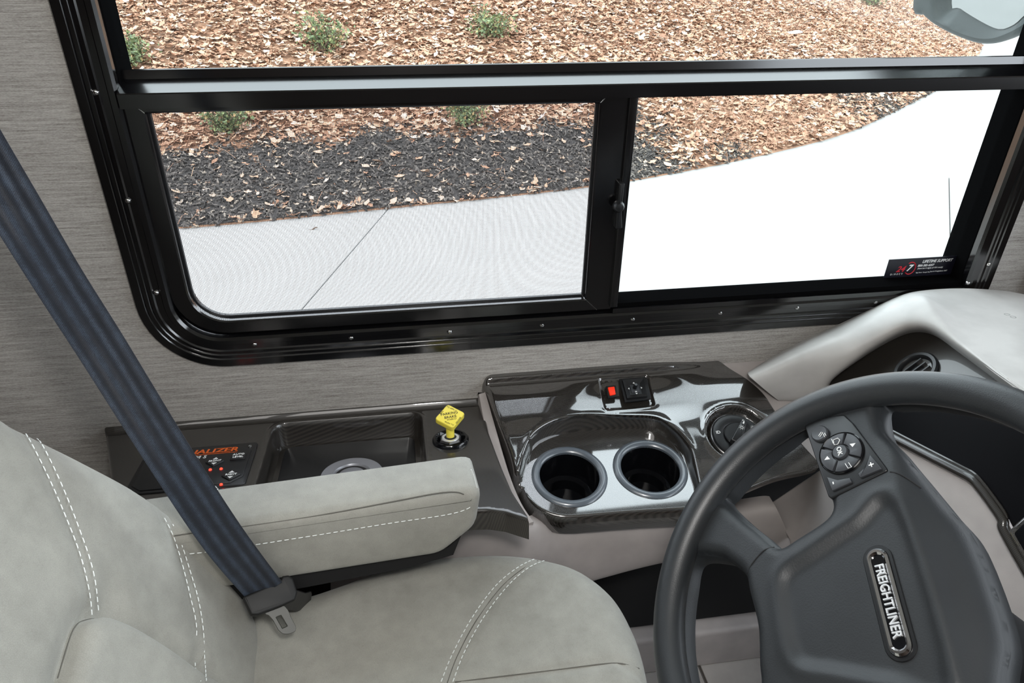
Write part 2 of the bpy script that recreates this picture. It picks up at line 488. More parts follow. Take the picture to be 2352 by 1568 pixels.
MW = mk_wall(); MCARB = mk_carbon(); MCARB2 = mk_carbon('dark woven dash insert', 1.45); MCARB3 = mk_carbon('dark woven tray panel', 1.5)
MSUEDE = mk_suede('grey green suede', lin(134, 133, 126), lin(156, 155, 147))
MWEB = mk_webbing()
MFRAME = plain('glossy black window metal', (.003, .003, .0035, 1), .16, 0, None, IOR=1.9)
MSTITCH = plain('white thread', lin(222, 226, 224), .6)
MSEAM = plain('dark seam and crease shade', lin(92, 90, 84), .8)
MBEIGE = mk_grain('warm grey moulded plastic', lin(176, 169, 166), .55, 900, .08)
MHOOD = mk_grain('light grey dash skin', lin(192, 190, 187), .5, 900, .1)
MWHEEL = mk_grain('charcoal wheel rubber', lin(41, 44, 47), .42, 900, .12, Specular_IOR_Level=.6)
MHUB = mk_grain('charcoal hub plastic', lin(40, 43, 46), .5, 600, .16, Specular_IOR_Level=.5)
MBLACK = plain('satin black plastic', lin(26, 27, 29), .35)
MBLACKG = plain('gloss black plastic', lin(12, 13, 16), .12)
MGRIP = plain('matt black moulding', lin(11, 12, 13), .6)
MBUTTON = plain('charcoal button', lin(58, 60, 64), .4)
MRUBBER = plain('matt black rubber', (.003, .003, .0032, 1), 1.0, 0, None, Specular_IOR_Level=.0)
MVOID = plain('flat black shade', (.004, .004, .0045, 1), .95)  # near-black fill for spaces that are only in shade
MCHROME = plain('chrome', (.82, .82, .83, 1), .08, 1.0)
MSTEEL = plain('grey steel', (.42, .42, .42, 1), .28, 1.0)
MTONGUE = plain('dull latch plate', lin(60, 61, 56), .45, .0)
MMARK = plain('pressed grey mark', lin(150, 150, 147), .7)
MSILVERL = plain('bright silver lettering', (.8, .82, .84, 1), .3, .35)
MSILVER = plain('silver plastic', lin(150, 152, 158), .35, .3)
MRINGG = plain('blue grey cup rim', lin(92, 100, 108), .28, 0, None, Coat_Weight=.6, Coat_Roughness=.15)
MWHITE = plain('white print', lin(232, 234, 234), .6)
MORANGE = plain('orange print', lin(226, 104, 40), .55)
MREDP = plain('red print', lin(196, 28, 44), .6)
MBLKP = plain('black print', lin(18, 18, 20), .7)
MYEL = plain('yellow plastic', lin(240, 222, 84), .4)
MREDSW = plain('red rocker', lin(250, 48, 22), .35, 0, None, Emission_Color=(1, .06, .01, 1), Emission_Strength=.25)
MLED = mk_emit('red indicator light', (1, .04, .02, 1), 3.0)
MGLASS = mk_glass('window glass')
MLENS = plain('dark instrument lens', (.004, .004, .005, 1), .3, 0, None, Specular_IOR_Level=.08)
MSCREEN = plain('insect screen wire', (.02, .02, .022, 1), .6)
MSTICK = plain('black vinyl', (.006, .006, .012, 1), .35)
MMIRROR = plain('mirror glass', (.46, .49, .49, 1), .015, 1.0)
MMIRB = mk_grain('grey green mirror housing', lin(58, 68, 68), .45, 500, .1)
MBODY = plain('white coach body paint', lin(210, 212, 212), .25, 0, None, Coat_Weight=.5)
MWOOD = plain('dark cabin wall', lin(74, 62, 54), .6)
MCEIL = plain('cabin ceiling', lin(190, 186, 178), .8)
MTILE = mk_grain('pale grey floor tile', lin(168, 163, 158), .45, 200, .1)
MGROUT = plain('dark grout', lin(92, 88, 84), .9)
MCONC = mk_concrete(); MJOINT = plain('joint filler', lin(120, 118, 112), .95)  # grey base showing in the slab joints
MSOIL = mk_soil()
MLEAF = mk_island('dry fallen leaf', [(0, (.25, .13, .078, 1)), (.25, (.36, .195, .122, 1)), (.5, (.44, .265, .172, 1)), (.75, (.5, .335, .23, 1)), (.93, (.55, .43, .33, 1)), (1, (.42, .375, .36, 1))], .75)
MMULCH = mk_island('dark bark mulch', [(0, (.023, .021, .019, 1)), (.55, (.058, .05, .045, 1)), (.9, (.125, .11, .097, 1)), (1, (.3, .25, .2, 1))], .85)
MMULCHB = plain('dark mulch ground', (.045, .041, .039, 1), .95, 0, (60, .8, .02))
MSTRAW = mk_island('pine straw', [(0, (.22, .105, .06, 1)), (.6, (.34, .185, .11, 1)), (1, (.43, .27, .17, 1))], .7)
MGREEN = mk_island('shrub leaf', [(0, (.06, .085, .04, 1)), (.5, (.12, .165, .075, 1)), (.85, (.21, .25, .1, 1)), (1, (.34, .2, .09, 1))], .6)
MTWIG = plain('shrub twig', (.1, .065, .045, 1), .8)
MDEB = plain('pale bark sliver', (.55, .53, .5, 1), .8)

# ------------------------------------------------------------------ planes of the place
WALL = Plane((0, 0, 0), (0, -1, 0), (1, 0, 0))           # u = X, v = Z, n toward the cabin
a19 = R_(19)
MAIN = Plane((0, 0, .674), (0, -math.sin(a19), math.cos(a19)), (1, 0, 0))   # v runs up to the wall (negative toward cabin)
TRAY = Plane((0, 0, .629), (0, math.sin(R_(9)), math.cos(R_(9))), (1, 0, 0))
ap = R_(9.2)
_pf = MAIN.pt(0, -.25, -.010)
PLATE = Plane(_pf, (0, -math.sin(ap), math.cos(ap)), (1, 0, 0))

PLZ_ = lambda z: Plane((0, 0, z), (0, 0, 1), (1, 0, 0))
# ================================================================== SETTING: cabin shell
def rrect(x0, x1, z0, z1, r, n=10):
    """rounded rectangle, radii (bl, br, tr, tl), ccw, fixed point count"""
    r = r if hasattr(r, '__len__') else [r] * 4; out = []
    for (cx, cz, a0), rr in zip(((x0, z0, 180), (x1, z0, 270), (x1, z1, 0), (x0, z1, 90)), r):
        rr = max(rr, 1e-4); sx = 1 if cx == x0 else -1; sz = 1 if cz == z0 else -1
        for k in range(n + 1):
            a = R_(a0 + 90 * k / n); out.append((cx + sx * rr + rr * math.cos(a), cz + sz * rr + rr * math.sin(a)))
    return np.array(out)
WX0, WX1, WZ0, WZ1, WR = -.379, .995, .735, 1.66, .112

# wall with the window opening (inner face, reveal and painted outer face)
op = rrect(WX0 + .02, WX1 - .02, WZ0 + .02, WZ1 - .02, [WR - .02, .038, .038, WR - .02], 8)
def wall_face(y, flip):
    outer = np.array([(-2.6, -.02), (1.75, -.02), (1.75, 2.1), (-2.6, 2.1)])
    V = [Vector(p) for p in np.vstack([outer, op])]; m = len(op)
    ed = [(0, 1), (1, 2), (2, 3), (3, 0)] + [(4 + i, 4 + (i + 1) % m) for i in range(m)]
    vv, ee, ff, *_ = delaunay_2d_cdt(V, ed, [], 0, 1e-7)
    P = np.array([(q.x, q.y) for q in vv]); ff = [tuple(f) for f in ff if sdf(P[list(f)].mean(0)[None], op)[0] < 0]
    if flip: ff = [f[::-1] for f in ff]
    return np.c_[P[:, 0], np.full(len(P), y), P[:, 1]], ff
m_ = len(op); rv = np.vstack([np.c_[op[:, 0], np.full(m_, 0.), op[:, 1]], np.c_[op[:, 0], np.full(m_, .06), op[:, 1]]])
rf = [(i, (i + 1) % m_, m_ + (i + 1) % m_, m_ + i) for i in range(m_)]
wl = obj('wall_left', join(wall_face(0, False), (rv, rf)), MW, smooth=False, kind='structure',
         label='grey woven wallpaper wall around the black framed window', cat='wall')
obj('outer_skin', wall_face(.06, True), MBODY, wl, smooth=False)
fl = obj('floor', box((-.4, -1.2, -.03), (4.2, 2.4, .06)), MGROUT, smooth=False, kind='structure', label='pale grey tiled cabin floor with dark grout', cat='floor')
obj('ceiling', box((-.45, -1.17, 2.09), (4.3, 2.5, .06)), MCEIL, smooth=False, kind='structure', label='pale cabin ceiling above the cab', cat='ceiling')
obj('wall_right', box((-.45, -2.42, 1.03), (4.3, .05, 2.06)), MWOOD, smooth=False, kind='structure', label='dark cabin wall opposite the driver window', cat='wall')
obj('wall_back', box((-2.57, -1.2, 1.03), (.05, 2.38, 2.06)), MWOOD, smooth=False, kind='structure', label='dark cabin wall behind the seats', cat='wall')
obj('wall_front', join(box((1.62, -1.2, .5), (.06, 2.4, 1.0)), box((1.62, -1.2, 1.92), (.06, 2.4, .28))), MWOOD, smooth=False, kind='structure', label='cab front wall around the windscreen opening', cat='wall')
obj('trim_1', prism(PLZ_(0), fillet(np.array([(1.055, -.004), (1.30, -.004), (1.30, -.10), (1.12, -.10)]), .02), .70, 2.055), MBEIGE, kind='structure', label='warm grey pillar trim at the front end of the window wall', cat='trim')
# floor tiles: one object each
gx, gy = .5475, -.150
tm = None
for i in range(-2, 3):
    for j in range(-1, 3):
        x0 = gx + i * .42; y1 = gy + .106 - j * .212 + (.0 if i % 2 else .0)
        if tm is None:
            o = obj('tile', prism(Plane((0, 0, 0), (0, 0, 1), (1, 0, 0)), np.array([(.003, -.209), (.417, -.209), (.417, -.003), (.003, -.003)]), 0.0, .004, .0012, 2), MTILE, fl, smooth=False)
            tm = o
        else: o = copy_obj(tm); o.parent = fl
        o.location = (x0, y1, 0)
obj('baseboard_left', prism(Plane((-.3, 0, 0), (-1, 0, 0), (0, -1, 0)), fillet(np.array([(.003, .006), (.124, .006), (.122, .106), (.003, .122)]), [0, .002, .012, 0]), -2.0, 0), MBEIGE,
    kind='structure', label='warm grey ledge running along the foot of the wall', cat='baseboard')
obj('shade_panel_left', box((.3, -.097, .31), (2.6, .008, .37)), MVOID, smooth=False, kind='structure', label='black panel standing in for the shade under the side console', cat='wall')  # added black sheet stands in for the shaded void below the console

# ================================================================== WINDOW
win = thing('window_1', ((WX0 + WX1) / 2, .02, WZ0), 'black metal framed side window with a sliding screened half', 'window')
win['kind'] = 'structure'
prof = [(0, .0), (0, -.006), (.002, -.009), (.013, -.009), (.0145, -.0075), (.016, -.009), (.0205, -.009), (.022, -.0075), (.0235, -.009),
        (.028, -.0095), (.030, -.0075), (.038, -.0075), (.040, -.0105), (.047, -.0105), (.050, -.006), (.0505, .004), (.0505, .008)]
rings = []
for s, y in prof:
    q = rrect(WX0 + s, WX1 - s, WZ0 + s, WZ1 - s, [max(r_ - s, .004) for r_ in (WR, .058, .058, WR)], 12); rings.append(np.c_[q[:, 0], np.full(len(q), y), q[:, 1]])
m_ = len(rings[0]); Fr = [(r*m_+i, r*m_+(i+1) % m_, (r+1)*m_+(i+1) % m_, (r+1)*m_+i) for r in range(len(prof)-1) for i in range(m_)]
obj('frame', (np.vstack(rings), Fr), MFRAME, win, angle=25)
rings = []
for s, y in ((.0500, .004), (.0520, .006), (.0520, .060), (.04, .0605)):
    q = rrect(WX0 + s, WX1 - s, WZ0 + s, WZ1 - s, [max(r_ - s, .004) for r_ in (WR, .058, .058, WR)], 12); rings.append(np.c_[q[:, 0], np.full(len(q), y), q[:, 1]])
obj('gasket', (np.vstack(rings), [(r*m_+i, r*m_+(i+1) % m_, (r+1)*m_+(i+1) % m_, (r+1)*m_+i) for r in range(3) for i in range(m_)]), MRUBBER, win, angle=25)
# mullion bar across: profile in (y, z)
zb = 1.163
mp = np.array([(.036, zb - .006), (.018, zb), (.016, zb - .001), (.015, zb - .0115), (-.014, zb - .0220), (-.0155, zb - .0235), (-.0155, zb - .0405), (.005, zb - .041), (.036, zb - .041)])
xs = (-.3285, .9445); V = np.vstack([np.c_[np.full(len(mp), x), mp[:, 0], mp[:, 1]] for x in xs]); k_ = len(mp)
Fm = [(i, (i+1) % k_, k_+(i+1) % k_, k_+i) for i in range(k_)] + [tuple(range(k_))[::-1], tuple(range(k_, 2*k_))]
obj('mullion', (V, Fm), MFRAME, win, smooth=False)
def pane(name, x0, x1, z0, z1, y, r=.004):
    return obj(name, prism(Plane((0, y, 0), (0, -1, 0), (1, 0, 0)), rrect(x0, x1, z0, z1, r, 4), 0, .004), MGLASS, win, smooth=False)
pane('glass_pane', -.3275, .9435, 1.140, 1.6075, .034, [.004, .004, .006, .059])
pane('glass_pane', .29, .9435, .788, 1.128, .034, .004)
obj('track', box((.635, .016, .7915), (.617, .034, .016)), MRUBBER, win, smooth=False)
obj('track_lip', box((.635, -.004, .789), (.617, .006, .008)), MFRAME, win, smooth=False)
# sliding sash carrying the insect screen
sash = obj('sash', ring_prism(Plane((0, .012, 0), (0, -1, 0), (1, 0, 0)),
     rrect(-.332, .326, .789, 1.141, [.075, .004, .004, .004]), rrect(-.3055, .2815, .8105, 1.1135, [.05, .003, .003, .003]), 0, .014, .002), MFRAME, win)
PS = Plane((0, -.002, 0), (0, -1, 0), (1, 0, 0))
obj('interlock', prism(PS, rrect(.321, .333, .796, 1.135, .002, 3), -.03, .006, .001), MFRAME, sash)
obj('screen_bead', ring_prism(Plane((0, .016, 0), (0, -1, 0), (1, 0, 0)), rrect(-.3065, .2825, .8095, 1.1145, [.05, .003, .003, .003]), rrect(-.3025, .2785, .8135, 1.1105, [.046, .002, .002, .002]), 0, .006, .001), MBLACK, sash)
for (x, z, dx, dz) in ((-.3055, 1.1135, -1, 1), (.2815, 1.1135, 1, 1), (.2815, .8105, 1, -1)):
    d = unit((dx, 0, dz)); L = .028
    obj('mitre_seam', box(np.array([x, -.0022, z]) + d * L / 2, (L, .0006, .0007), [d, (0, 1, 0), np.cross(d, (0, 1, 0))]), MSTEEL, sash, smooth=False)
# woven screen: every wire is geometry
wv = []; wf = []; pitch = .0021; ww = .00034
def wire(a, b, side, up_):
    n = len(wv)
    for p in (a, b):
        wv.extend([p + side * ww, p + up_ * ww, p - side * ww, p - up_ * ww])
    for i in range(4):
        j = (i + 1) % 4; wf.append((n + i, n + j, n + 4 + j, n + 4 + i))
Ys = .0125; ux, uy, uz = np.eye(3)
def corner_x(z):  # left limit of the screen at height z (rounded lower corner)
    c = .0505; z0 = .811
    return -.305 + (c - math.sqrt(max(c*c - (c - (z - z0))**2, 0)) if z < z0 + c else 0)
for z in np.arange(.8125, 1.113, pitch): wire(np.array([corner_x(z), Ys, z]), np.array([.281, Ys, z]), uy * .6, uz * .6)
for x in np.arange(-.304, .281, pitch):
    c = .0505; zz = .811 + (c - math.sqrt(max(c*c - (c - (x + .305))**2, 0)) if x < -.305 + c else 0)
    wire(np.array([x, Ys, zz]), np.array([x, Ys, 1.1125]), ux * .6, uy * .6)
obj('insect_screen', (np.array(wv), wf), MSCREEN, sash, smooth=False, kind='stuff')
# sash pull on the meeting stile
lc = at(1424, 470, -.006)
obj('sash_latch', prism(PS, fillet(WALL.uvs([(1421, 420), (1434, 419), (1430, 455), (1427, 487), (1428, 523), (1412, 524), (1416, 480)], .01), .002), .0, .012, .002), MBLACK, sash)
obj('latch_knob', revolve(PS, *WALL.uv(1420, 473, .014), [(.0085, 0), (.0085, .006), (.006, .0105), (.002, .0115)], 16, .010, cap1=True), MBLACK, sash)
# screws round the frame (chrome domes)
scr_px = [(219, 213), (293, 462), (359, 674), (584, 792), (806, 777), (1033, 763), (1245, 747), (1454, 733), (1655, 719), (1832, 707), (2012, 694), (2225, 651), (2272, 608)]
sm = None
for p in scr_px:
    c = at(p[0], p[1], -.010)
    if sm is None:
        sm = obj('frame_screw', revolve(Plane((0, 0, 0), (0, -1, 0), (1, 0, 0)), 0, 0, [(.0042, 0), (.0042, .001), (.0036, .0025), (.0022, .0037), (.0008, .004)], 14, cap1=True), MCHROME, win)
        s_ = sm
    else: s_ = copy_obj(sm); s_.parent = win
    s_.location = tuple(c + np.array([0, .003, 0]))
# vinyl decal on the lower corner of the fixed pane
GP = Plane((0, .0295, 0), (0, -1, 0), (1, 0, 0))
dq = np.array([GP.uv(*p) for p in ((2026, 643), (2190, 630), (2207, 585), (2043, 597))])
dec = thing('window_decal', GP.pt(*dq.mean(0)), 'small black vinyl decal reading LIFETIME SUPPORT on the window corner', 'decal')
x0, z0 = dq[:, 0].min() + .004, dq[:2, 1].mean(); x1, z1 = dq[:, 0].max(), dq[2:, 1].mean()
x0 = (dq[0, 0] + dq[3, 0]) / 2; x1 = (dq[1, 0] + dq[2, 0]) / 2
obj('vinyl', prism(GP, np.array([(x0, z0), (x1, z0), (x1, z1), (x0, z1)]), 0, .0006), MSTICK, dec, smooth=False)
dw, dh = x1 - x0, z1 - z0
T = lambda s, fu, fv, sz, mt, **k: text(s, GP, x0 + dw * fu, z0 + dh * fv, dh * sz, mt, dec, h=.0006, ext=.0001, **k)
T('LIFETIME SUPPORT', .69, .80, .20, MWHITE, bold=.02, shear=.25, sx=.9)
T('800-385-4357', .545, .60, .15, MWHITE, bold=.02, shear=.25, sx=.95)
T('(have last 6 digits of VIN ready)', .62, .46, .105, MWHITE, shear=.2, sx=.95)
T('Search Freightliner 24/7', .755, .27, .09, MWHITE, shear=.1)
T('App Store', .48, .25, .075, MWHITE); T('Google Play', .585, .25, .075, MWHITE)
T('24', .20, .47, .40, MREDP, bold=.02, shear=.35); T('7', .315, .5, .44, MWHITE, bold=.02, shear=.35)
T('DIRECT', .165, .23, .12, MWHITE, space=1.7)
arc = [GP.pt(x0 + dw * .335 + math.cos(a) * .07 * dw, z0 + dh * .5 + math.sin(a) * .30 * dh, .0008) for a in np.linspace(-2.4, 2.2, 28)]
obj('logo_arc', tube(arc, .0009, 4), MREDP, dec)

# ================================================================== OUTSIDE GROUND
GZ = -1.05
edge_px = [(-700, 585), (-200, 560), (410, 525), (900, 478), (1350, 430), (1600, 388), (1800, 345), (1950, 303), (2080, 243), (2165, 198), (2222, 155), (2246, 128)]
edge = np.array([at_z(*p, GZ)[:2] for p in edge_px])
edge = np.vstack([edge, [at_z(x_, y_, GZ)[:2] for x_, y_ in ((2254, 104), (2256, 72), (2250, 40), (2238, 8), (2222, -30))]])
edge = np.vstack([edge, [(edge[-1][0] - 1, edge[-1][1] + 2.5)]])
edge_s = spline(edge, s=.15)
bank_poly = np.vstack([edge_s, [(4, edge_s[-1][1] + 1), (-14, edge_s[-1][1] + 1), (-14, edge_s[0][1])]])
# concrete slabs (joints recessed)
def clip(poly, p, n):
    out = []; m = len(poly)
    for i in range(m):
        a, b = poly[i], poly[(i + 1) % m]; da, db = (a - p) @ n, (b - p) @ n
        if da >= 0: out.append(a)
        if da * db < 0: out.append(a + (b - a) * da / (da - db))
    return np.array(out)
g2 = lambda x, y: at_z(x, y, GZ)[:2]
gnd = obj('ground', box((0, 6, GZ - .08), (70, 60, .1)), MJOINT, smooth=False, kind='structure', label='pale concrete driveway of several slabs outside the window', cat='driveway')
def split(polys, a, b):
    n = unit(np.array([-(b - a)[1], (b - a)[0]])); out = []
    for q in polys:
        for s in (1, -1):
            r = clip(q, a + n * s * .004, n * s)
            if len(r) > 2 and abs(area2(r)) > .01: out.append(r)
    return out
big = [np.array([(-34., -23.), (34, -23), (34, 35), (-34, 35)])]
j1 = split(big, g2(680, 725), g2(865, 510))
left = [q for q in j1 if q.mean(0)[0] < 0]; right = [q for q in j1 if q.mean(0)[0] >= 0]
if not left or not right: left, right = j1[:1], j1[1:]
j2 = split(right, g2(1950, 352), g2(2180, 408))
far = max(j2, key=lambda q: q.mean(0)[1]); near = min(j2, key=lambda q: q.mean(0)[1])
slabs = left + [far] + split([near], g2(2180, 408), g2(2184, 600))
GPL = Plane((0, 0, GZ), (0, 0, 1), (1, 0, 0))
for q in slabs: obj('slab', prism(GPL, q, -.05, .0, .004, 1), MCONC, gnd, smooth=False)
# planted bank
def dist_edge(P): return sdf(P, bank_poly)
def bank_h(P):
    d = np.maximum(dist_edge(P), 0); P = np.asarray(P)
    h = .36 * d - .012 * np.maximum(d - 4, 0) ** 2
    h = np.where(d > 8, .36 * 8 - .012 * 16 + (d - 8) * .1, h)
    n = .05 * np.sin(P[:, 0] * 1.7 + 1) * np.sin(P[:, 1] * 1.3) + .02 * np.sin(P[:, 0] * 6.1) * np.cos(P[:, 1] * 5.3)
    return h + n * ss(0, .8, d) + .012
BPL = Plane((0, 0, GZ), (0, 0, 1), (1, 0, 0))
obj('planting_bank', patch(BPL, bank_poly, bank_h, .28, skirt=[(0, 0), (.01, .03)]), MSOIL, kind='structure', label='sloping planting bed covered in brown leaves beyond the concrete', cat='flower bed')
def scatter(n, xr, yr, fn):
    P = np.c_[rng.uniform(*xr, n), rng.uniform(*yr, n)]
    d = dist_edge(P); k = fn(P, d); P = P[k]
    return P, d[k]
def world3(P, dz): return np.c_[P, GZ + bank_h(P) + dz]
def project(P):
    q = (np.asarray(P) - CP) @ CM; return np.c_[1176 + F_PX * q[:, 0] / -q[:, 2], 784 - F_PX * q[:, 1] / -q[:, 2]], -q[:, 2]
def in_view(P3, mgn=160):
    q, a = project(P3); return (q[:, 0] > -mgn) & (q[:, 0] < 2352 + mgn) & (q[:, 1] > -mgn) & (q[:, 1] < 640)
def bank_point(px, py):
    d_ = ray(px, py); t = np.linspace(3, 24, 2100); Q = CP + d_ * t[:, None]
    g = Q[:, 2] - (GZ + bank_h(Q[:, :2])); i = int(np.argmax(g < 0)); return Q[i]
mtop = np.array([bank_point(*p)[:2] for p in ((150, 372), (280, 360), (380, 352), (480, 358), (560, 342), (620, 322), (700, 337), (780, 332), (860, 302), (960, 312), (1050, 322), (1150, 302), (1250, 302), (1380, 288), (1450, 305), (1500, 350), (1560, 390))])
me_ = edge_s[(edge_s[:, 0] > mtop[0][0]) & (edge_s[:, 0] < mtop[-1][0])]
mulch_poly = np.vstack([me_, spline(mtop, s=.1)[::-1]])
mpatch = [(bank_point(x_, y_)[:2], r_) for x_, y_, r_ in ((2030, 245, .75), (1960, 215, .6), (1545, 385, .35), (1690, 365, .3), (1480, 300, .35), (2120, 205, .5))]
def dark_band(P, d):
    f = ss(-.22, .12, sdf(P, mulch_poly) + .10 * np.sin(P[:, 0] * 9) * np.sin(P[:, 1] * 7))
    for c_, r_ in mpatch: f = np.maximum(f, .75 * np.exp(-(((P - c_) / r_) ** 2).sum(1)))
    return f
leaf_shape = np.array([(0, -.5, .05), (.22, -.2, .0), (.30, .12, .04), (.12, .30, .0), (0, .55, .10), (-.12, .30, .0), (-.30, .12, .05), (-.22, -.2, .0)])
def rot_mats(n, tilt):
    a = rng.uniform(0, 2*np.pi, n); b = rng.normal(0, tilt, n); c = rng.normal(0, tilt, n)
    ca, sa, cb, sb, cc, sc = np.cos(a), np.sin(a), np.cos(b), np.sin(b), np.cos(c), np.sin(c)
    M = np.zeros((n, 3, 3))
    Rz = np.zeros((n,3,3)); Rz[:,0,0]=ca;Rz[:,0,1]=-sa;Rz[:,1,0]=sa;Rz[:,1,1]=ca;Rz[:,2,2]=1
    Rx = np.zeros((n,3,3)); Rx[:,0,0]=1;Rx[:,1,1]=cb;Rx[:,1,2]=-sb;Rx[:,2,1]=sb;Rx[:,2,2]=cb
    Ry = np.zeros((n,3,3)); Ry[:,1,1]=1;Ry[:,0,0]=cc;Ry[:,0,2]=sc;Ry[:,2,0]=-sc;Ry[:,2,2]=cc
    return Rx @ Ry @ Rz
def leaf_cloud(P3, size, tilt):
    n = len(P3); S = leaf_shape[None] * size[:, None, None]
    S = S * np.c_[rng.uniform(.7, 1.3, n), np.ones(n), rng.uniform(.5, 3, n)][:, None, :]
    V = np.einsum('nij,nkj->nki', rot_mats(n, tilt), S) + P3[:, None, :]
    b = np.arange(n)[:, None] * 8
    F1 = b + np.array([0, 1, 2, 7])[None]; F2 = b + np.array([7, 2, 3, 6])[None]; F3 = b + np.array([6, 3, 4, 5])[None]
    return V.reshape(-1, 3), np.vstack([F1, F2, F3]).tolist()
P, d = scatter(150000, (-5, 12), (4.6, 15.5), lambda P, d: d > -.005)
db = dark_band(P, d); k = rng.uniform(0, 1, len(P)) > db * .93; P = P[k]
P3 = world3(P, rng.uniform(.004, .05, len(P))); P3 = P3[in_view(P3)]
size = rng.uniform(.045, .115, len(P3))
obj('leaf_litter', leaf_cloud(P3, size, .26), MLEAF, smooth=False, kind='stuff', label='dense brown fallen leaves covering the bank', cat='leaves')
print('leaves', len(P3))
# mulch chips
obj('mulch_bed', patch(BPL, mulch_poly, lambda P: bank_h(P) + .006, .15), MMULCHB, kind='structure', label='dark mulched strip of ground between the concrete and the leaves', cat='mulch')
P, d = scatter(190000, (-5, 10), (4.6, 11), lambda P, d: d > -.02)
k = rng.uniform(0, 1, len(P)) < dark_band(P, d); P = P[k]
P3 = world3(P, rng.uniform(.0, .035, len(P))); P3 = P3[in_view(P3)]; n = len(P3)
cub = np.array([(-1,-1,-1),(1,-1,-1),(1,1,-1),(-1,1,-1),(-.7,-.6,1),(.7,-.6,1),(.7,.6,1),(-.7,.6,1)]) / 2
S = cub[None] * np.c_[rng.uniform(.02, .07, n), rng.uniform(.008, .02, n), rng.uniform(.006, .014, n)][:, None, :]
V = np.einsum('nij,nkj->nki', rot_mats(n, .45), S) + P3[:, None, :]
fc = np.array([(4,5,6,7),(0,1,5,4),(1,2,6,5),(2,3,7,6),(3,0,4,7)])
obj('bark_mulch', (V.reshape(-1, 3), (np.arange(n)[:, None, None] * 8 + fc[None]).reshape(-1, 4).tolist()), MMULCH, smooth=False, kind='stuff', label='dark bark mulch strip beside the concrete edge', cat='mulch')
print('chips', n)
# pine straw
P, d = scatter(150000, (-5, 12), (4.6, 15), lambda P, d: d > .03)
spc = bank_point(1690, 280)[:2]
wgt = .14 + .85 * np.exp(-(((P[:, 0] - spc[0]) / 1.0) ** 2 + ((P[:, 1] - spc[1]) / .9) ** 2)) + .2 * ss(3.5, 6, P[:, 0])
wgt = wgt * (1 - .9 * dark_band(P, d))
k = rng.uniform(0, 1, len(P)) < wgt; P = P[k]
P3 = world3(P, rng.uniform(.02, .07, len(P))); P3 = P3[in_view(P3)]; n = len(P3)
ns = np.array([(-.5, -.5, 0), (0, -.5, .12), (.5, -.5, 0), (.5, .5, 0), (0, .5, .12), (-.5, .5, 0)])
S = ns[None] * np.c_[rng.uniform(.12, .24, n), np.full(n, .0035), rng.uniform(.1, .3, n)][:, None, :]
V = np.einsum('nij,nkj->nki', rot_mats(n, .25), S) + P3[:, None, :]
obj('pine_straw', (V.reshape(-1, 3), (np.arange(n)[:, None, None] * 6 + np.array([(0,1,4,5),(1,2,3,4)])[None]).reshape(-1, 4).tolist()), MSTRAW, smooth=False, kind='stuff', label='loose reddish pine needles over the leaf litter', cat='pine straw')
# the largest single leaves
lm_ = []
P, d = scatter(2500, (-3, 8), (4.8, 9.5), lambda P, d: (d > .05) & (d < 4))
P = P[rng.uniform(0, 1, len(P)) > .93 * dark_band(P, d)]
P3 = world3(P, .055); P3 = P3[in_view(P3, 10)]
dd = project(P3)[1]; P3 = P3[np.argsort(dd)[:300]]
for i, p in enumerate(P3):
    if i < 6:
        vf = leaf_cloud(np.zeros((1, 3)), np.array([1.0]), .0)
        o = obj('fallen_leaf', (vf[0], vf[1]), MLEAF, smooth=False); lm_.append(o)
    else: o = copy_obj(lm_[i % 6])
    s_ = random.uniform(.075, .115); o.scale = (s_,) * 3; o.location = tuple(p)
    o.rotation_euler = (random.gauss(0, .3), random.gauss(0, .3), random.uniform(0, 6.28))
    tag(o, 'large dry brown leaf lying on top of the leaf litter', 'leaf', 'large dry leaves on the bank')
# shrubs
def shrub(px, py, wpx, hpx, label, dens=1.0):
    b = bank_point(px, py); a = project(b[None])[1][0]; w = wpx * a / F_PX * 1.15; hh = hpx * a / F_PX * 1.15
    t = thing('shrub', b, label, 'shrub', 'low shrubs on the leafy bank')
    stems = []; tips = []
    for k in range(16):
        an = random.uniform(0, 6.28); r = w * .5 * math.sqrt(random.random()); z = hh * random.uniform(.6, 1.0) * (1 - .4 * (r / (w * .5)) ** 2)
        tip = b + np.array([math.cos(an) * r, math.sin(an) * r, z]); mid = b + np.array([math.cos(an) * r * .35, math.sin(an) * r * .35, z * .55])
        path = spline([b - np.array([0, 0, .05]), mid, tip], n=4); stems.append(tube(path, [.008] * 3 + [.005] * (len(path) - 3), 5)); tips += list(path[3:])
    tw = obj('twigs', join(*stems), MTWIG, t)
    n = int(800 * dens); c = np.array([tips[random.randrange(len(tips))] for _ in range(n)]) + rng.normal(0, .05 * w / .5, (n, 3)) * np.array([1, 1, .8])
    c[:, 2] = np.maximum(c[:, 2], b[2] + .02)
    obj('foliage', leaf_cloud(c, rng.uniform(.024, .05, n), 1.0), MGREEN, t, smooth=False, kind='stuff')
shrub(303, 150, 90, 60, 'low green shrub at the far left, next to the window frame corner')
shrub(738, 124, 105, 78, 'rounded green shrub, left of the two above the window bar')
shrub(1128, 88, 95, 60, 'yellow green shrub, right of the two above the window bar')
shrub(515, 312, 100, 68, 'dark green shrub behind the insect screen, on its left side')
shrub(1068, 290, 100, 58, 'dark green shrub behind the insect screen, near its upper right corner')
shrub(1992, 14, 70, 40, 'small green shrub at the top edge beside the door mirror', .7)
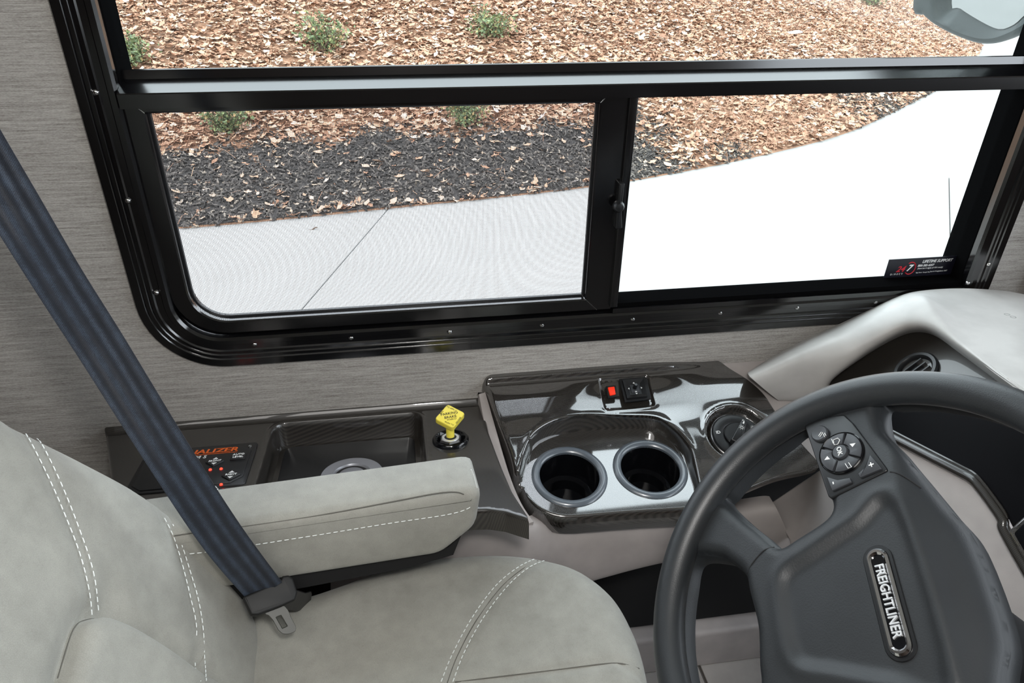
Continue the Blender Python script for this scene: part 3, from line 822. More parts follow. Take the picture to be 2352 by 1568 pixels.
# debris
def sliver(px, py, L, name, label, mat, ang, onbank=True):
    b = bank_point(px, py) if onbank else at_z(px, py, GZ); ca, sa = math.cos(ang), math.sin(ang)
    pth = np.array([b + np.array([ca * t * L, sa * t * L, .05 * (1 if onbank else .12) + .01 * math.sin(t * 5)]) for t in np.linspace(-.5, .5, 7)])
    obj(name, tube(pth, [L*.03, L*.07, L*.085, L*.08, L*.085, L*.07, L*.03], 6), mat, label=label, cat='debris')
sliver(1818, 84, .33, 'bark_sliver', 'white sliver of bark lying among the leaves', MDEB, .1)
sliver(720, 527, .07, 'twig_piece', 'short dark twig piece lying on the pale concrete', MTWIG, .2, False)

# exterior door mirror
MN = unit((-.90, -.42, -.12)); MPX = at(2240, 30, .30)
MP = Plane(MPX, MN, (.42, -.90, 0))
mo = MP.uvs([(2103, 0), (2117, 21), (2155, 52), (2223, 83), (2268, 91), (2310, 77), (2352, 50), (2400, -10)])
gi = MP.uvs([(2175, 0), (2192, 21), (2241, 52), (2279, 69), (2305, 64), (2330, 45), (2360, 0)])
top = lambda q, dz, i=0: np.vstack([q, [(q[-1, 0] + .02, q[:, 1].max() + dz * .6), (q[-1, 0] - .01, q[:, 1].max() + dz), (q[0, 0] + .02, q[:, 1].max() + dz), (q[0, 0] - .015, q[:, 1].max() + dz * .6)]])
mo = spline(top(mo, .30), s=.008, closed=True); gi = spline(top(gi, .255), s=.008, closed=True)
mir = thing('door_mirror', MP.pt(*mo.mean(0)), 'grey door mirror outside the top right of the window', 'mirror')
def mirror_h(P): return -.022 * ss(-.030, .0, sdf(P, gi))
obj('housing', patch(MP, mo, mirror_h, .006, skirt=[(0, 0), (.006, .003), (.011, .012), (.012, .03), (.004, .08), (-.03, .13), (-.09, .15), (-.11, .152)]), MMIRB, mir)
obj('mirror_glass', prism(MP, offset(gi, .002), -.021, -.0195), MMIRROR, mir, smooth=False)
arm0 = MP.pt(mo[:, 0].mean(), mo[:, 1].max() - .02, -.07)
obj('mirror_arm', tube(spline([arm0, arm0 + np.array([.02, -.03, .12]), arm0 + np.array([.05, -.22, .2])], n=8), .02, 10), MMIRB, mir)

# ================================================================== SIDE CONSOLE, rear tray half
PLZ = lambda z: Plane((0, 0, z), (0, 0, 1), (1, 0, 0))
tray = thing('tray_console', TRAY.pt(-.15, -.13, -.1), 'dark carbon weave side console with a deep open tray beside the seat', 'console')
to = TRAY.uvs([(246, 978), (262, 969), (1101, 906), (1117, 991), (1145, 1069), (1170, 1137), (1207, 1210), (1164, 1192), (1122, 1184), (1090, 1184)])
to = np.vstack([to, TRAY.uvs([(330, 1275), (272, 1180)])]); to = fillet(to, [.006, .004, .003, 0, 0, 0, .006, 0, 0, 0, .02, .01])
rc = TRAY.uvs([(627, 974), (970, 945)])
rec = rrect(rc[0, 0], rc[1, 0], -.232, (rc[0, 1] + rc[1, 1]) / 2, .022, 8)
bv = TRAY.uv(1035, 1012)
def tray_h(P):
    d = sdf(P, rec)
    h = -.040 * ss(.001, .008, d) + .0022 * np.exp(-((d + .001) / .003) ** 2)
    wv_ = -P[:, 1]
    h += .36 * np.maximum(wv_ - .14, 0) ** 2
    h += .006 * (1 - ss(.006, .010, wv_)) - .003 * np.exp(-((wv_ - .0125) / .003) ** 2)
    rb = np.hypot(P[:, 0] - bv[0], P[:, 1] - bv[1])
    h += -.016 * (1 - ss(.017, .0245, rb)) + .0015 * np.exp(-((rb - .0255) / .002) ** 2)
    return h
rec_r = resample(ccw(rec), .003)
ex = [rec_r - normals2(rec_r) * o for o in (-.003, -.0015, .0, .0015, .003, .0045, .006, .008, .010)] + [np.array([(bv[0] + r * math.cos(a), bv[1] + r * math.sin(a)) for a in np.linspace(0, 2*math.pi, 40, endpoint=False)]) for r in (.018, .020, .0225, .0255)]
SK = [(0, 0), (.0015, .0004), (.003, .0018), (.004, .005), (.004, .03)]
obj('tray_panel', patch(TRAY, to, tray_h, .0042, extra=ex, skirt=SK), MCARB3, tray, angle=60)
obj('tray_liner', prism(TRAY, rrect(rc[0,0]+.016, rc[1,0]-.016, -.218, rec[:,1].max()-.012, .014, 6), -.0405, -.0375, .001), MBLACK, tray)
# round silver disc in the tray
dsc = TRAY.uv(808, 1090, -.033)
ds = thing('round_disc', TRAY.pt(*dsc, -.038), 'round silver ringed disc lying in the console tray', 'disc')
obj('outer_ring', revolve(TRAY, *dsc, [(.026, 0), (.046, 0), (.0465, .003), (.045, .006), (.0285, .0062), (.027, .004), (.026, 0)], 48, -.0375), MSILVER, ds)
obj('centre_plate', revolve(TRAY, *dsc, [(.0258, 0), (.0258, .003), (.0245, .0045), (.001, .0045)], 40, -.0375, cap1=True), MBLACK, ds)
obj('centre_cap', revolve(TRAY, *dsc, [(.019, .0045), (.019, .0055), (.018, .006), (.001, .006)], 40, -.0375, cap1=True), MSILVER, ds)

# levelling control panel
lv = TRAY.uvs([(358, 1022), (593, 1013)], .004)
LX0, LX1 = lv[0, 0] - .008, lv[1, 0]; LY1 = lv[1, 1]; LY0 = LY1 - .115
lp = thing('leveling_panel', TRAY.pt((LX0 + LX1) / 2, (LY0 + LY1) / 2), 'black levelling control panel with orange lettering and red lights', 'control panel')
bd = obj('bezel', prism(TRAY, rrect(LX0, LX1, LY0, LY1, .006, 5), 0, .003, .001), MBLACK, lp)
obj('face_plate', prism(TRAY, np.array([(LX0+.006, LY0+.02), (LX0+.02, LY0+.006), (LX1-.02, LY0+.006), (LX1-.006, LY0+.02), (LX1-.006, LY1-.024), (LX1-.026, LY1-.007), (LX0+.026, LY1-.007), (LX0+.006, LY1-.024)]), .003, .0042, .0006), MBLACK, lp)
LT = lambda px, py: TRAY.uv(px, py, .0042)
u_, v_ = LT(547, 1031)
text('EQUALIZER', TRAY, u_, v_, .0165, MORANGE, lp, h=.0042, shear=.12, align='RIGHT', sx=1.12)
for k_ in (-1, 1): text('EQUALIZER', TRAY, u_ + k_ * .0005, v_, .0165, MORANGE, lp, h=.0041, shear=.12, align='RIGHT', sx=1.12)
obj('underline', prism(TRAY, np.array([(u_-.105, v_-.0083), (u_, v_-.0083), (u_, v_-.0075), (u_-.105, v_-.0075)]), .0042, .0045), MORANGE, lp, smooth=False)
u_, v_ = LT(474, 1049); text('SYSTEMS', TRAY, u_, v_, .0105, MWHITE, lp, h=.0042, shear=.12, align='RIGHT', space=1.6)
def tri(pl, u, v, s, d, h, mat, parent, name='arrow'):
    p = np.array([(-s, -s * .55), (s, -s * .55), (0, s * .75)]); c, q = math.cos(d), math.sin(d)
    p = np.c_[u + p[:, 0]*c - p[:, 1]*q, v + p[:, 0]*q + p[:, 1]*c]
    return obj(name, prism(pl, p, h, h + .0003), mat, parent, smooth=False)
def diamond(px, py, s):
    u, v = LT(px, py); r = .0135
    b = obj('button', prism(TRAY, fillet(np.array([(u, v-r), (u+r, v), (u, v+r), (u-r, v)]), .002), .0035, .0062, .0008), MBLACK, lp)
    text(s, TRAY, u, v, .0055, MWHITE, b, h=.0062, bold=.01, sx=.95)
    tri(TRAY, u, v+.0068, .0038, 0, .0062, MWHITE, b); tri(TRAY, u, v-.0068, .0038, math.pi, .0062, MWHITE, b)
diamond(494, 1061, 'FRONT'); diamond(531, 1092, 'RIGHT'); diamond(455, 1098, 'LEFT'); diamond(492, 1128, 'REAR')
u, v = LT(548, 1049)
b = obj('button', prism(TRAY, rrect(u-.0105, u+.0105, v-.009, v+.009, .001, 3), .0035, .0065, .0008), MBLACK, lp)
text('AUTO', TRAY, u, v+.0035, .0058, MWHITE, b, h=.0065, bold=.01); text('LEVEL', TRAY, u, v-.0035, .0058, MWHITE, b, h=.0065, bold=.01)
for p in ((483, 1079), (508, 1077), (508, 1113)):
    u, v = LT(*p); obj('indicator_light', revolve(TRAY, u, v, [(.0022, 0), (.002, .0012), (.001, .002)], 12, .0042, cap1=True), MLED, lp)
for p in ((574, 1023),):
    u, v = LT(*p); obj('screw', revolve(TRAY, u, v, [(.0028, 0), (.0026, .001), (.0016, .0012), (.0008, .0006)], 14, .003, cap1=True), MSTEEL, lp)

# parking brake valve
pb = thing('parking_brake', TRAY.pt(*bv, -.016), 'yellow diamond parking brake knob standing on the side console', 'knob')
obj('collar', revolve(TRAY, *bv, [(.0278, .0), (.0275, .003), (.0255, .0055), (.0225, .006), (.020, .003), (.0175, -.004), (.010, -.004)], 48, .0005), MBLACKG, pb)
obj('washer', revolve(TRAY, *bv, [(.0092, .0), (.0092, .0012), (.0125, .0012), (.013, 0)], 36, .0056), MSILVERL, pb)
obj('nut', revolve(TRAY, *bv, [(.0175, 0), (.0175, .006), (.0155, .0085), (.0135, .0088), (.0095, .0088), (.0092, .004)], 6, -.003, a0=.35), MSTEEL, pb, smooth=False)
obj('boot', revolve(TRAY, *bv, [(.0105, .0), (.0105, .0065), (.006, .009)], 28, -.001), MBLACK, pb)
KN = unit((0.02, -.30, .95)); kc = TRAY.pt(*bv, .043)
KP = Plane(kc, KN, (1, .0, 0))
kq = KP.uvs([(1028, 927), (1069, 948), (1040, 983), (998, 961)])
obj('stem', tube([TRAY.pt(*bv, .002), TRAY.pt(*bv, .02), kc - KN * .006], [.0062, .0062, .0062], 18), MYEL, pb)
kn = obj('knob', prism(KP, fillet(kq, .005), -.010, .0, .0018, 3, bev_back=.001), MYEL, pb)
kcen = kq.mean(0)
ka = math.atan2(*(kq[np.argmax(kq[:, 0])] - kq[np.argmin(kq[:, 0])])[::-1]) + .22
KT = lambda s, du, dv, sz, **k: text(s, KP, kcen[0] + du * math.cos(.12) - dv * math.sin(.12), kcen[1] + dv + du * .12, sz, MBLKP, kn, h=0, ext=.0001, rot=k.pop('rot', .12), **k)
KT('PARKING', -.0005, .0042, .0062, bold=.012); KT('BRAKE', .0, -.0022, .0062, bold=.012); KT('WABCO', .001, -.0066, .0038)
KT('PULL', -.011, .0085, .0036, rot=.85); KT('TO APPLY', .0045, .0125, .0036, rot=-.62); KT('PUSH TO', -.004, -.0135, .0036, rot=-.55); KT('RELEASE', .0105, -.0105, .0036, rot=.95)

# ================================================================== SIDE CONSOLE, front half with cup holders
con = thing('cup_console', MAIN.pt(.36, -.13, -.1), 'glossy carbon weave console with cup holders under the window', 'console')
fr = PLATE.uvs([(1599, 1163), (1440, 1173), (1325, 1182), (1280, 1180), (1242, 1165), (1217, 1142), (1204, 1118)])
fr3 = np.array([PLATE.pt(*q) for q in fr]); fr_m = np.array([((p - MAIN.o) @ MAIN.ex, (p - MAIN.o) @ MAIN.ey) for p in fr3])
lf = MAIN.uvs([(1196, 1098), (1180, 1036), (1149, 950), (1130, 898)])
rs = spline(MAIN.uvs([(1652, 830), (1668, 842), (1736, 897), (1781, 955), (1828, 1017), (1866, 1062), (1874, 1073)]), n=5)
fs_ = spline(np.vstack([MAIN.uvs([(1872, 1077), (1850, 1085), (1775, 1102), (1696, 1131), (1640, 1152)]), fr_m, lf, MAIN.uvs([(1122, 884), (1123, 872), (1134, 861)])]), n=5)
co_uv = np.vstack([MAIN.uvs([(1300, 850.5), (1500, 837.5), (1648, 828)]), rs, fs_])
pk = MAIN.uvs([(1150, 1150), (1176, 1112), (1191, 1086), (1199, 1060), (1205, 1038), (1221, 1003), (1249, 980), (1291, 963), (1353, 953), (1451, 950), (1501, 953), (1529, 966), (1560, 991), (1585, 1024), (1596, 1060), (1606, 1105), (1618, 1150)])
pk = np.vstack([pk, [(.44, -.36), (.08, -.36)]])
pk_s = spline(pk, n=5, closed=True)
def plate_depth(P):   # height of PLATE over MAIN coordinates
    q = MAIN.to3(np.c_[P, np.zeros(len(P))]); return ((PLATE.o - q) @ PLATE.n) / (MAIN.n @ PLATE.n)
swo = fillet(MAIN.uvs([(1373, 868), (1489, 859), (1508, 927), (1391, 938)]), .006, 5)
hl = MAIN.uv(1695, 1000); HLR = .053
def con_h(P):
    wv_ = -P[:, 1]
    h = (.006 * (1 - ss(.006, .011, wv_)) - .002 * np.exp(-((wv_ - .014) / .004) ** 2)) * (1 - ss(.40, .51, P[:, 0]))
    h += -.004 * np.exp(-((P[:, 0] - .34) / .07) ** 2) * ss(.02, .06, wv_) 
    h += .004 * np.sin((P[:, 0] - .1) * 17) * ss(.015, .05, wv_) * (1 - ss(.08, .12, wv_))
    h += .05 * ss(.40, .56, P[:, 0]) * wv_
    ds_ = sdf(P, swo); h += -.0035 * ss(0, .003, ds_) + .0007 * np.exp(-((ds_ + .0015) / .002) ** 2)
    rh = np.hypot(P[:, 0] - hl[0], P[:, 1] - hl[1]); h += -.013 * (1 - ss(HLR - .010, HLR, rh)) + .002 * np.exp(-((rh - HLR - .001) / .004) ** 2)
    dp = sdf(P, pk_s); f = ss(-.0015, .006, dp)
    return h * (1 - f) + plate_depth(P) * f + .0008 * np.exp(-((dp + .004) / .004) ** 2) * (1 - f)
cups = []
for (cx, cy), (lx, ly) in (((1308, 1093), (1220, 1093)), ((1493.5, 1076), (1407.5, 1076))):
    c = PLATE.uv(cx, cy); r = abs(PLATE.uv(lx, ly)[0] - c[0]); cups.append((c, r))
def to_main(uv): 
    p = PLATE.pt(*uv); return np.array([(p - MAIN.o) @ MAIN.ex, (p - MAIN.o) @ MAIN.ey])
holes = [np.array([to_main(c + (r - .008) * np.array([math.cos(a), math.sin(a)])) for a in np.linspace(0, 2*math.pi, 60, endpoint=False)]) for c, r in cups]
pk_r = resample(ccw(pk_s), .0026)
ex = [pk_r - normals2(pk_r) * o for o in (-.0035, -.0015, 0, .0015, .003, .0045, .006, .008)]
ex += [(lambda q: q - normals2(q) * o_)(resample(ccw(co_uv), .0034)) for o_ in (.0014, .0032)]
ex += [np.c_[np.linspace(.13, .51, 120), np.full(120, -w_)] for w_ in (.003, .006, .0085, .011, .014, .018)] + [resample(offset(swo, -o), .0025) for o in (-.0015, 0, .0015, .003)]
ex += [np.array([hl + r * np.array([math.cos(a), math.sin(a)]) for a in np.linspace(0, 2*math.pi, 90, endpoint=False)]) for r in (HLR - .009, HLR - .006, HLR - .003, HLR, HLR + .002)]
obj('console_panel', patch(MAIN, co_uv, con_h, .0034, holes=holes, extra=ex, skirt=[(0, 0), (.002, .0006), (.004, .002), (.0065, .006), (.009, .014), (.010, .022), (.010, .040)], sk=lambda P: 1 - .68 * ss(.40, .46, P[:, 0])), MCARB, con, angle=60)
for i, (c, r) in enumerate(cups):
    lab = ('dark cup holder well with a blue grey rim, nearer the seat', 'dark cup holder well with a blue grey rim, nearer the wheel')[i]
    cu = thing('cup_holder', PLATE.pt(*c, -.08), lab, 'cup holder', 'cup holders in the side console')
    obj('rim', revolve(PLATE, *c, [(r - .012, -.006), (r - .0125, .001), (r - .010, .0038), (r - .006, .0046), (r - .0022, .0036), (r, .001), (r, -.001)], 72), MRINGG, cu)
    obj('well', revolve(PLATE, *c, [(r - .012, 0), (r - .0135, -.03), (r - .015, -.052), (r - .0235, -.0535), (r - .0245, -.074), (.016, -.0755), (.002, -.0755)], 60, cap1=True), MBLACKG, cu, angle=30)
# rocker switch and mirror joystick
SW = MAIN.off(-.0035)
def plq(pts, h=0.0): return fillet(SW.uvs(pts, h), .0012, 3)
rk = thing('rocker_switch', SW.pt(*SW.uv(1406, 898)), 'small red rocker switch in a black bezel on the console', 'switch')
obj('bezel', prism(SW, plq([(1391, 887), (1414, 885), (1418, 909), (1397, 913)], .003), 0, .004, .0006), MBLACK, rk)
obj('rocker', prism(SW, plq([(1396, 890), (1411, 888), (1414, 905), (1401, 908)], .005), .003, .0062, .0008), MREDSW, rk)
js = thing('mirror_joystick', SW.pt(*SW.uv(1458, 893)), 'square black mirror adjuster with white arrows beside the red switch', 'switch')
b0 = SW.uvs([(1421, 871), (1485, 866), (1496, 916), (1435, 924)], .002)
obj('base', prism(SW, fillet(b0, .002), 0, .004, .001), MBLACK, js)
b1 = SW.uvs([(1430, 872), (1478, 869), (1487, 909), (1441, 914)], .009); c1 = b1.mean(0)
V1 = SW.to3(np.c_[b1, np.full(4, .004)]); V2 = SW.to3(np.c_[b1, np.full(4, .009)]); V3 = SW.to3(np.c_[c1 + (b1 - c1) * .58, np.full(4, .0062)])
fs = [(i, (i+1) % 4, 4+(i+1) % 4, 4+i) for i in range(4)] + [(4+i, 4+(i+1) % 4, 8+(i+1) % 4, 8+i) for i in range(4)] + [(8, 9, 10, 11)]
if area2(b1) < 0: fs = [f[::-1] for f in fs]
obj('dished_frame', (np.vstack([V1, V2, V3]), fs), MBLACK, js, smooth=False)
ea = unit(b1[1] - b1[0]); eb = np.array([-ea[1], ea[0]])
obj('slider', prism(SW, fillet(c1 + (b1 - c1) * .42, .001), .006, .0075, .0006), MBUTTON, js)
obj('stick', revolve(SW, *(c1 + eb * .0015), [(.0035, 0), (.0033, .006), (.0036, .008), (.0025, .0095)], 16, .0075, cap1=True), MBLACKG, js)
ar = math.atan2(ea[1], ea[0])
for du, dv, rr in ((0, 1, 0), (0, -1, math.pi), (-1, 0, math.pi/2), (1, 0, -math.pi/2)):
    q = c1 + ea * du * .0108 + eb * dv * .0108; tri(SW, q[0], q[1], .0019, ar + rr, .0084, MWHITE, js)
q = c1 - eb * .0066; text('R', SW, q[0], q[1], .0042, MWHITE, js, rot=ar - math.pi/2, h=.0075, bold=.02)
# headlight rotary switch
_hh = float(con_h(hl[None])[0]); HP = Plane(MAIN.pt(*hl, _hh), MAIN.n, (1, 0, 0)); HK = 1.2
hs = thing('headlight_switch', HP.o, 'round black rotary headlight knob on the console behind the wheel', 'switch')
obj('dial', revolve(HP, 0, 0, [(r_ * HK, z_) for r_, z_ in [(.0335, -.001), (.0335, .006), (.0325, .0078), (.0305, .0085), (.0205, .0085), (.0195, .0078), (.0195, .006), (.001, .006)]], 64, cap1=True), MBLACK, hs)
obj('chrome_ring', revolve(HP, 0, 0, [(r_ * HK, z_) for r_, z_ in [(.0338, .0), (.0338, .0045), (.0345, .0055), (.0355, .0045), (.0355, 0)]], 64), MSTEEL, hs)
kb = obj('knob', revolve(HP, 0, 0, [(r_ * HK, z_) for r_, z_ in [(.0185, .006), (.0185, .010), (.0175, .011), (.001, .011)]], 48, cap1=True), MBLACK, hs)
gd = R_(55); g1 = np.array([math.cos(gd), math.sin(gd)]); g2_ = np.array([-g1[1], g1[0]])
grp = np.array([g1 * .018 + g2_ * .004, g1 * .0175 - g2_ * .005, -g1 * .019 - g2_ * .0075, -g1 * .019 + g2_ * .0075])
obj('grip', prism(HP, fillet(grp * HK, .002), .0105, .021, .002), MBLACK, kb)
obj('pointer', prism(HP, HK * np.array([g1*.0165+g2_*.001, g1*.0165-g2_*.001, g1*.013-g2_*.001, g1*.013+g2_*.001]), .021, .0214), MWHITE, kb, smooth=False)
text('0', HP, *(g1 * .0255 * HK), .0072, MWHITE, hs, h=.0085, rot=.1)
def lamp_icon(pl, u, v, r, h, parent, rays=8, slash=False):
    vf = [revolve(pl, u, v, [(r*.38, 0), (r*.38, .0003), (r*.52, .0003), (r*.52, 0)], 12, h)]
    for k in range(rays):
        a = 2*math.pi*k/rays; c = np.array([u + math.cos(a)*r*.85, v + math.sin(a)*r*.85]); e1 = np.array([math.cos(a), math.sin(a)]); e2 = np.array([-e1[1], e1[0]])
        vf.append(prism(pl, np.array([c-e1*r*.17-e2*r*.06, c+e1*r*.17-e2*r*.06, c+e1*r*.17+e2*r*.06, c-e1*r*.17+e2*r*.06]), h, h+.0003))
    obj('lamp_symbol', join(*vf), MWHITE, parent, smooth=False)
lamp_icon(HP, *(g1 * .006 * HK), .0045, .0213, kb); a_ = R_(22); lamp_icon(HP, .0312*math.cos(a_), .0312*math.sin(a_), .004, .0087, hs)
a_ = R_(165); text('ID', HP, .0318*math.cos(a_), .0318*math.sin(a_), .0075, MWHITE, hs, h=.0085, bold=.01)

# warm grey side trim that carries the two consoles
st = thing('side_fascia', (.2, -.2, .40), 'warm grey moulded side fascia under the carbon consoles', 'panel')
le = [(1099, 904), (1101, 912), (1117, 991), (1145, 1069), (1170, 1137), (1205, 1205)]; ri = [(1114, 899), (1117, 907), (1139, 984), (1168, 1082), (1196, 1152), (1226, 1198)]
DV = MAIN.off(-.010)
obj('divider_strip', prism(DV, np.vstack([spline(DV.uvs(le), n=4), spline(DV.uvs(ri), n=4)[::-1]]), -.05, 0, .0012, 2), MBEIGE, st)
tp = [(760, 1250, -.245), (1000, 1232, -.245), (1100, 1212, -.250), (1170, 1214, -.254), (1215, 1222, -.248), (1250, 1214, -.232), (1310, 1220, -.220), (1560, 1199, -.218), (1690, 1183, -.224), (1764, 1172, -.228), (1786, 1172, -.230)]
bt = [(760, 1430, -.24), (1000, 1420, -.24), (1100, 1415, -.24), (1170, 1400, -.238), (1250, 1372, -.234), (1310, 1350, -.228), (1380, 1328, -.225), (1530, 1291, -.224), (1640, 1282, -.226), (1766, 1278, -.23), (1830, 1276, -.232)]
T3 = np.array([at(*p) for p in tp]); B3 = np.array([at(*p) for p in bt]); M3 = (T3 + B3) / 2 + np.array([0, -.006, 0])
U3 = T3 + np.array([0, .03, .002]); L3 = B3 + np.array([0, .02, -.004])
obj('front_panel', grid_surface(np.array([U3, T3, M3, B3, L3]), 6, 6), MBEIGE, st, angle=60)

# ================================================================== DASHBOARD
dash = thing('dashboard', (.85, -.45, .4), 'light grey dashboard with a hooded dark instrument panel', 'dashboard')
DASH = Plane((.70, -.4, .75), (-.9, -.1, .42), (0, -1, 0))
_a, _b, _c = at_depth(1905, 872, 1.245), at_depth(2085, 752, 1.195), at_depth(2352, 905, .985)
_n = np.cross(_b - _a, _c - _a); _n = _n if _n @ (CP - _a) > 0 else -_n
DU = Plane((_a + _b + _c) / 3, _n, (0, -1, 0))
# hood: stations of (far edge, crest, lip, inner return)
hood = [
 [(1722, 852, -.020), (1722, 864, -.075), (1786, 918, -.085), (1788, 910, -.050)],
 [(1762, 826, -.015), (1775, 846, -.075), (1880, 914, -.095), (1884, 902, -.055)],
 [(1845, 782, -.012), (1858, 805, -.075), (1904, 872, -.100), (1912, 866, -.055)],
 [(1925, 745, -.010), (1938, 770, -.075), (1958, 828, -.105), (1968, 830, -.055)],
 [(1995, 712, -.010), (2005, 732, -.075), (2026, 782, -.110), (2036, 790, -.055)],
 [(2052, 685, -.010), (2062, 702, -.075), (2085, 753, -.120), (2095, 770, -.060)],
 [(2105, 669, -.012), (2125, 690, -.095), (2140, 755, -.150), (2146, 778, -.090)],
 [(2200, 662, -.016), (2196, 752, -.165), (2205, 800, -.210), (2206, 822, -.150)],
 [(2300, 667, -.03), (2276, 814, -.245), (2284, 858, -.285), (2282, 880, -.225)],
 [(2372, 680, -.06), (2352, 868, -.315), (2358, 910, -.350), (2350, 932, -.290)],
 [(2480, 705, -.10), (2450, 945, -.395), (2452, 985, -.425), (2440, 1004, -.365)],
]
HC = np.array([[at(*p) for p in s] for s in hood])
obj('hood', grid_surface(HC, 8, 8, thick=-.004), MHOOD, dash, angle=70)
ins = DU.uvs([(1893, 925), (1895, 872), (1945, 822), (2075, 745), (2150, 742), (2215, 795), (2310, 865), (2420, 955), (2352, 935), (2200, 918), (2043, 920), (1960, 935)])
obj('carbon_insert', prism(DU, fillet(offset(ins, .012), .004), -.012, 0, .001), MCARB2, dash)
vc = DU.uv(2105, 852)
vt = obj('air_vent', revolve(DU, *vc, [(.0335, 0), (.0335, .004), (.031, .0065), (.0265, .0065), (.0235, .003), (.0225, -.01)], 56), MBLACK, dash)
obj('vent_ball', revolve(DU, *vc, [(.0225, -.010), (.020, -.004), (.012, .0), (.001, .0012)], 40, cap1=True), MGRIP, vt)
for k in (-1, 0, 1): obj('vent_slat', box(DU.pt(vc[0] + k * .011, vc[1], .001), (.002, .036, .008), [DU.ex, DU.ey, DU.n]), MBLACK, vt, smooth=False)
from mathutils.bvhtree import BVHTree
_hv, _hf = grid_surface(HC, 8, 8)
_bvh = BVHTree.FromPolygons([Vector(v) for v in _hv], _hf)
for x_, y_ in ((2313, 722), (2327, 728)):
    loc, nor, *_ = _bvh.ray_cast(Vector(CP), Vector(unit(ray(x_, y_))))
    if loc is not None:
        nn = np.array(nor) if np.array(nor) @ (CP - np.array(loc)) > 0 else -np.array(nor)
        obj('ring_mark', revolve(Plane(np.array(loc), nn, (1, 0, 0)), 0, 0, [(.0044, 0), (.0042, .0004), (.0034, .0004), (.0032, 0)], 20), MMARK, dash)
# lower panel, beaded trim, cluster lens, display
lo = DASH.uvs([(1876, 1078), (1960, 985), (2043, 1003), (2230, 1100), (2292, 1180), (2352, 1300), (2470, 1470)])
lo = np.vstack([lo, DASH.uvs([(2470, 1760), (1835, 1600), (1812, 1290), (1808, 1240), (1786, 1200), (1768, 1180), (1768, 1150)])])
obj('knee_panel', prism(DASH, lo, -.02, -.004, .004), MBEIGE, dash, angle=50)
tr_px = [(1990, 972), (2043, 1001), (2130, 1046), (2200, 1082), (2228, 1097), (2246, 1114), (2275, 1152), (2302, 1192), (2304, 1212), (2318, 1240), (2352, 1300), (2440, 1450)]
tr3 = DASH.to3(np.c_[DASH.uvs(tr_px), np.full(len(tr_px), .0)])
obj('trim_bead', tube(spline(tr3, n=6), .0062, 12), MCARB2, dash)
tr4 = DASH.to3(np.c_[DASH.uvs([(x + 5, y - 11) for x, y in tr_px]), np.full(len(tr_px), -.001)])
obj('trim_bead', tube(spline(tr4, n=6), .0028, 8), MCARB2, dash)
cl = DASH.uvs([(1985, 955), (2043, 992), (2228, 1088), (2300, 1185), (2330, 1200), (2470, 1120), (2470, 930), (2200, 905), (2000, 900)])
obj('cluster_lens', prism(DASH, cl, -.012, -.003), MLENS, dash, smooth=False)
dp_ = DASH.uvs([(2318, 1222), (2352, 1190), (2450, 1105), (2560, 1260), (2420, 1400)])
dpl = obj('display', prism(DASH, fillet(dp_, .006), -.002, .004, .002), MCARB, dash)
obj('display_glass', prism(DASH, fillet(offset(dp_, -.006), .004), .003, .0045, .0006), MLENS, dpl)
# wedge between console and hood
SP = MAIN.off(-.007)
wdg = SP.uvs([(1646, 826), (1700, 812), (1770, 805), (1880, 800), (1960, 860), (1930, 930), (1905, 1000), (1880, 1060), (1866, 1062), (1828, 1017), (1781, 955), (1736, 897), (1668, 842)])
obj('side_wedge', prism(SP, wdg, -.03, 0, .002, 2), MBEIGE, dash)
# ================================================================== STEERING WHEEL
WN = unit((-.734, -.038, .678)); WC = np.array([.388, -.611, .826])
_w0 = Plane(WC, WN, (0, -1, 0)); _wr = R_(-21.5)      # wheel turned a little to the right
WP = Plane(WC, WN, _w0.ex * math.cos(_wr) + _w0.ey * math.sin(_wr))
sw = thing('steering_wheel', WC - WN * .05, 'charcoal steering wheel with thumb buttons and a chrome badge', 'steering wheel')
RM, Rm = .2125, .0168
V = []; Fc = []; nu, nv = 128, 20
for i in range(nu):
    a = 2*math.pi*i/nu
    for j in range(nv):
        b = 2*math.pi*j/nv; r = RM + Rm * math.cos(b); V.append(WP.pt(r*math.cos(a), r*math.sin(a), Rm * .98 * math.sin(b)))
Fc = [(i*nv+j, ((i+1) % nu)*nv+j, ((i+1) % nu)*nv+(j+1) % nv, i*nv+(j+1) % nv) for i in range(nu) for j in range(nv)]
obj('rim', (np.array(V), Fc), MWHEEL, sw)
def push(q, lim=.174):
    r = np.hypot(q[:, 0], q[:, 1]); f = np.where(r > lim, .206 / r, 1); return q * f[:, None]
mir_ = lambda q: np.c_[-q[:, 0], q[:, 1]][::-1]
o1 = WP.uvs([(1849, 1006), (1803, 1031), (1764, 1059), (1730, 1093), (1706, 1120), (1688, 1142), (1682, 1160), (1690, 1180), (1735, 1216), (1769, 1246), (1790, 1252), (1826, 1230), (1879, 1196), (1901, 1174), (1905, 1150), (1890, 1108), (1873, 1062)])
o2 = WP.uvs([(1729, 1415), (1713, 1353), (1703, 1312), (1668, 1282), (1640, 1268), (1618, 1280), (1598, 1341), (1586, 1403), (1584, 1452)])
o3 = WP.uvs([(2352, 988), (2283, 962), (2206, 945), (2130, 936), (2079, 938), (2045, 946), (2033, 962)])
o3 = np.vstack([o3, WP.uvs([(2036, 986), (2046, 1006), (2079, 1044), (2130, 1108), (2181, 1172), (2236, 1244)], -.028)])
half = lambda q: q[q[:, 0] < -.004]
sym = lambda q: np.vstack([q, mir_(q)])
H1 = spline(push(o1), n=4, closed=True); H2 = spline(sym(push(half(o2))), n=4, closed=True); H3 = push(half(o3), .176)
H3 = spline(sym(H3), n=4, closed=True)
HH = [ccw(H1), ccw(mir_(H1)), ccw(H2), ccw(H3)]
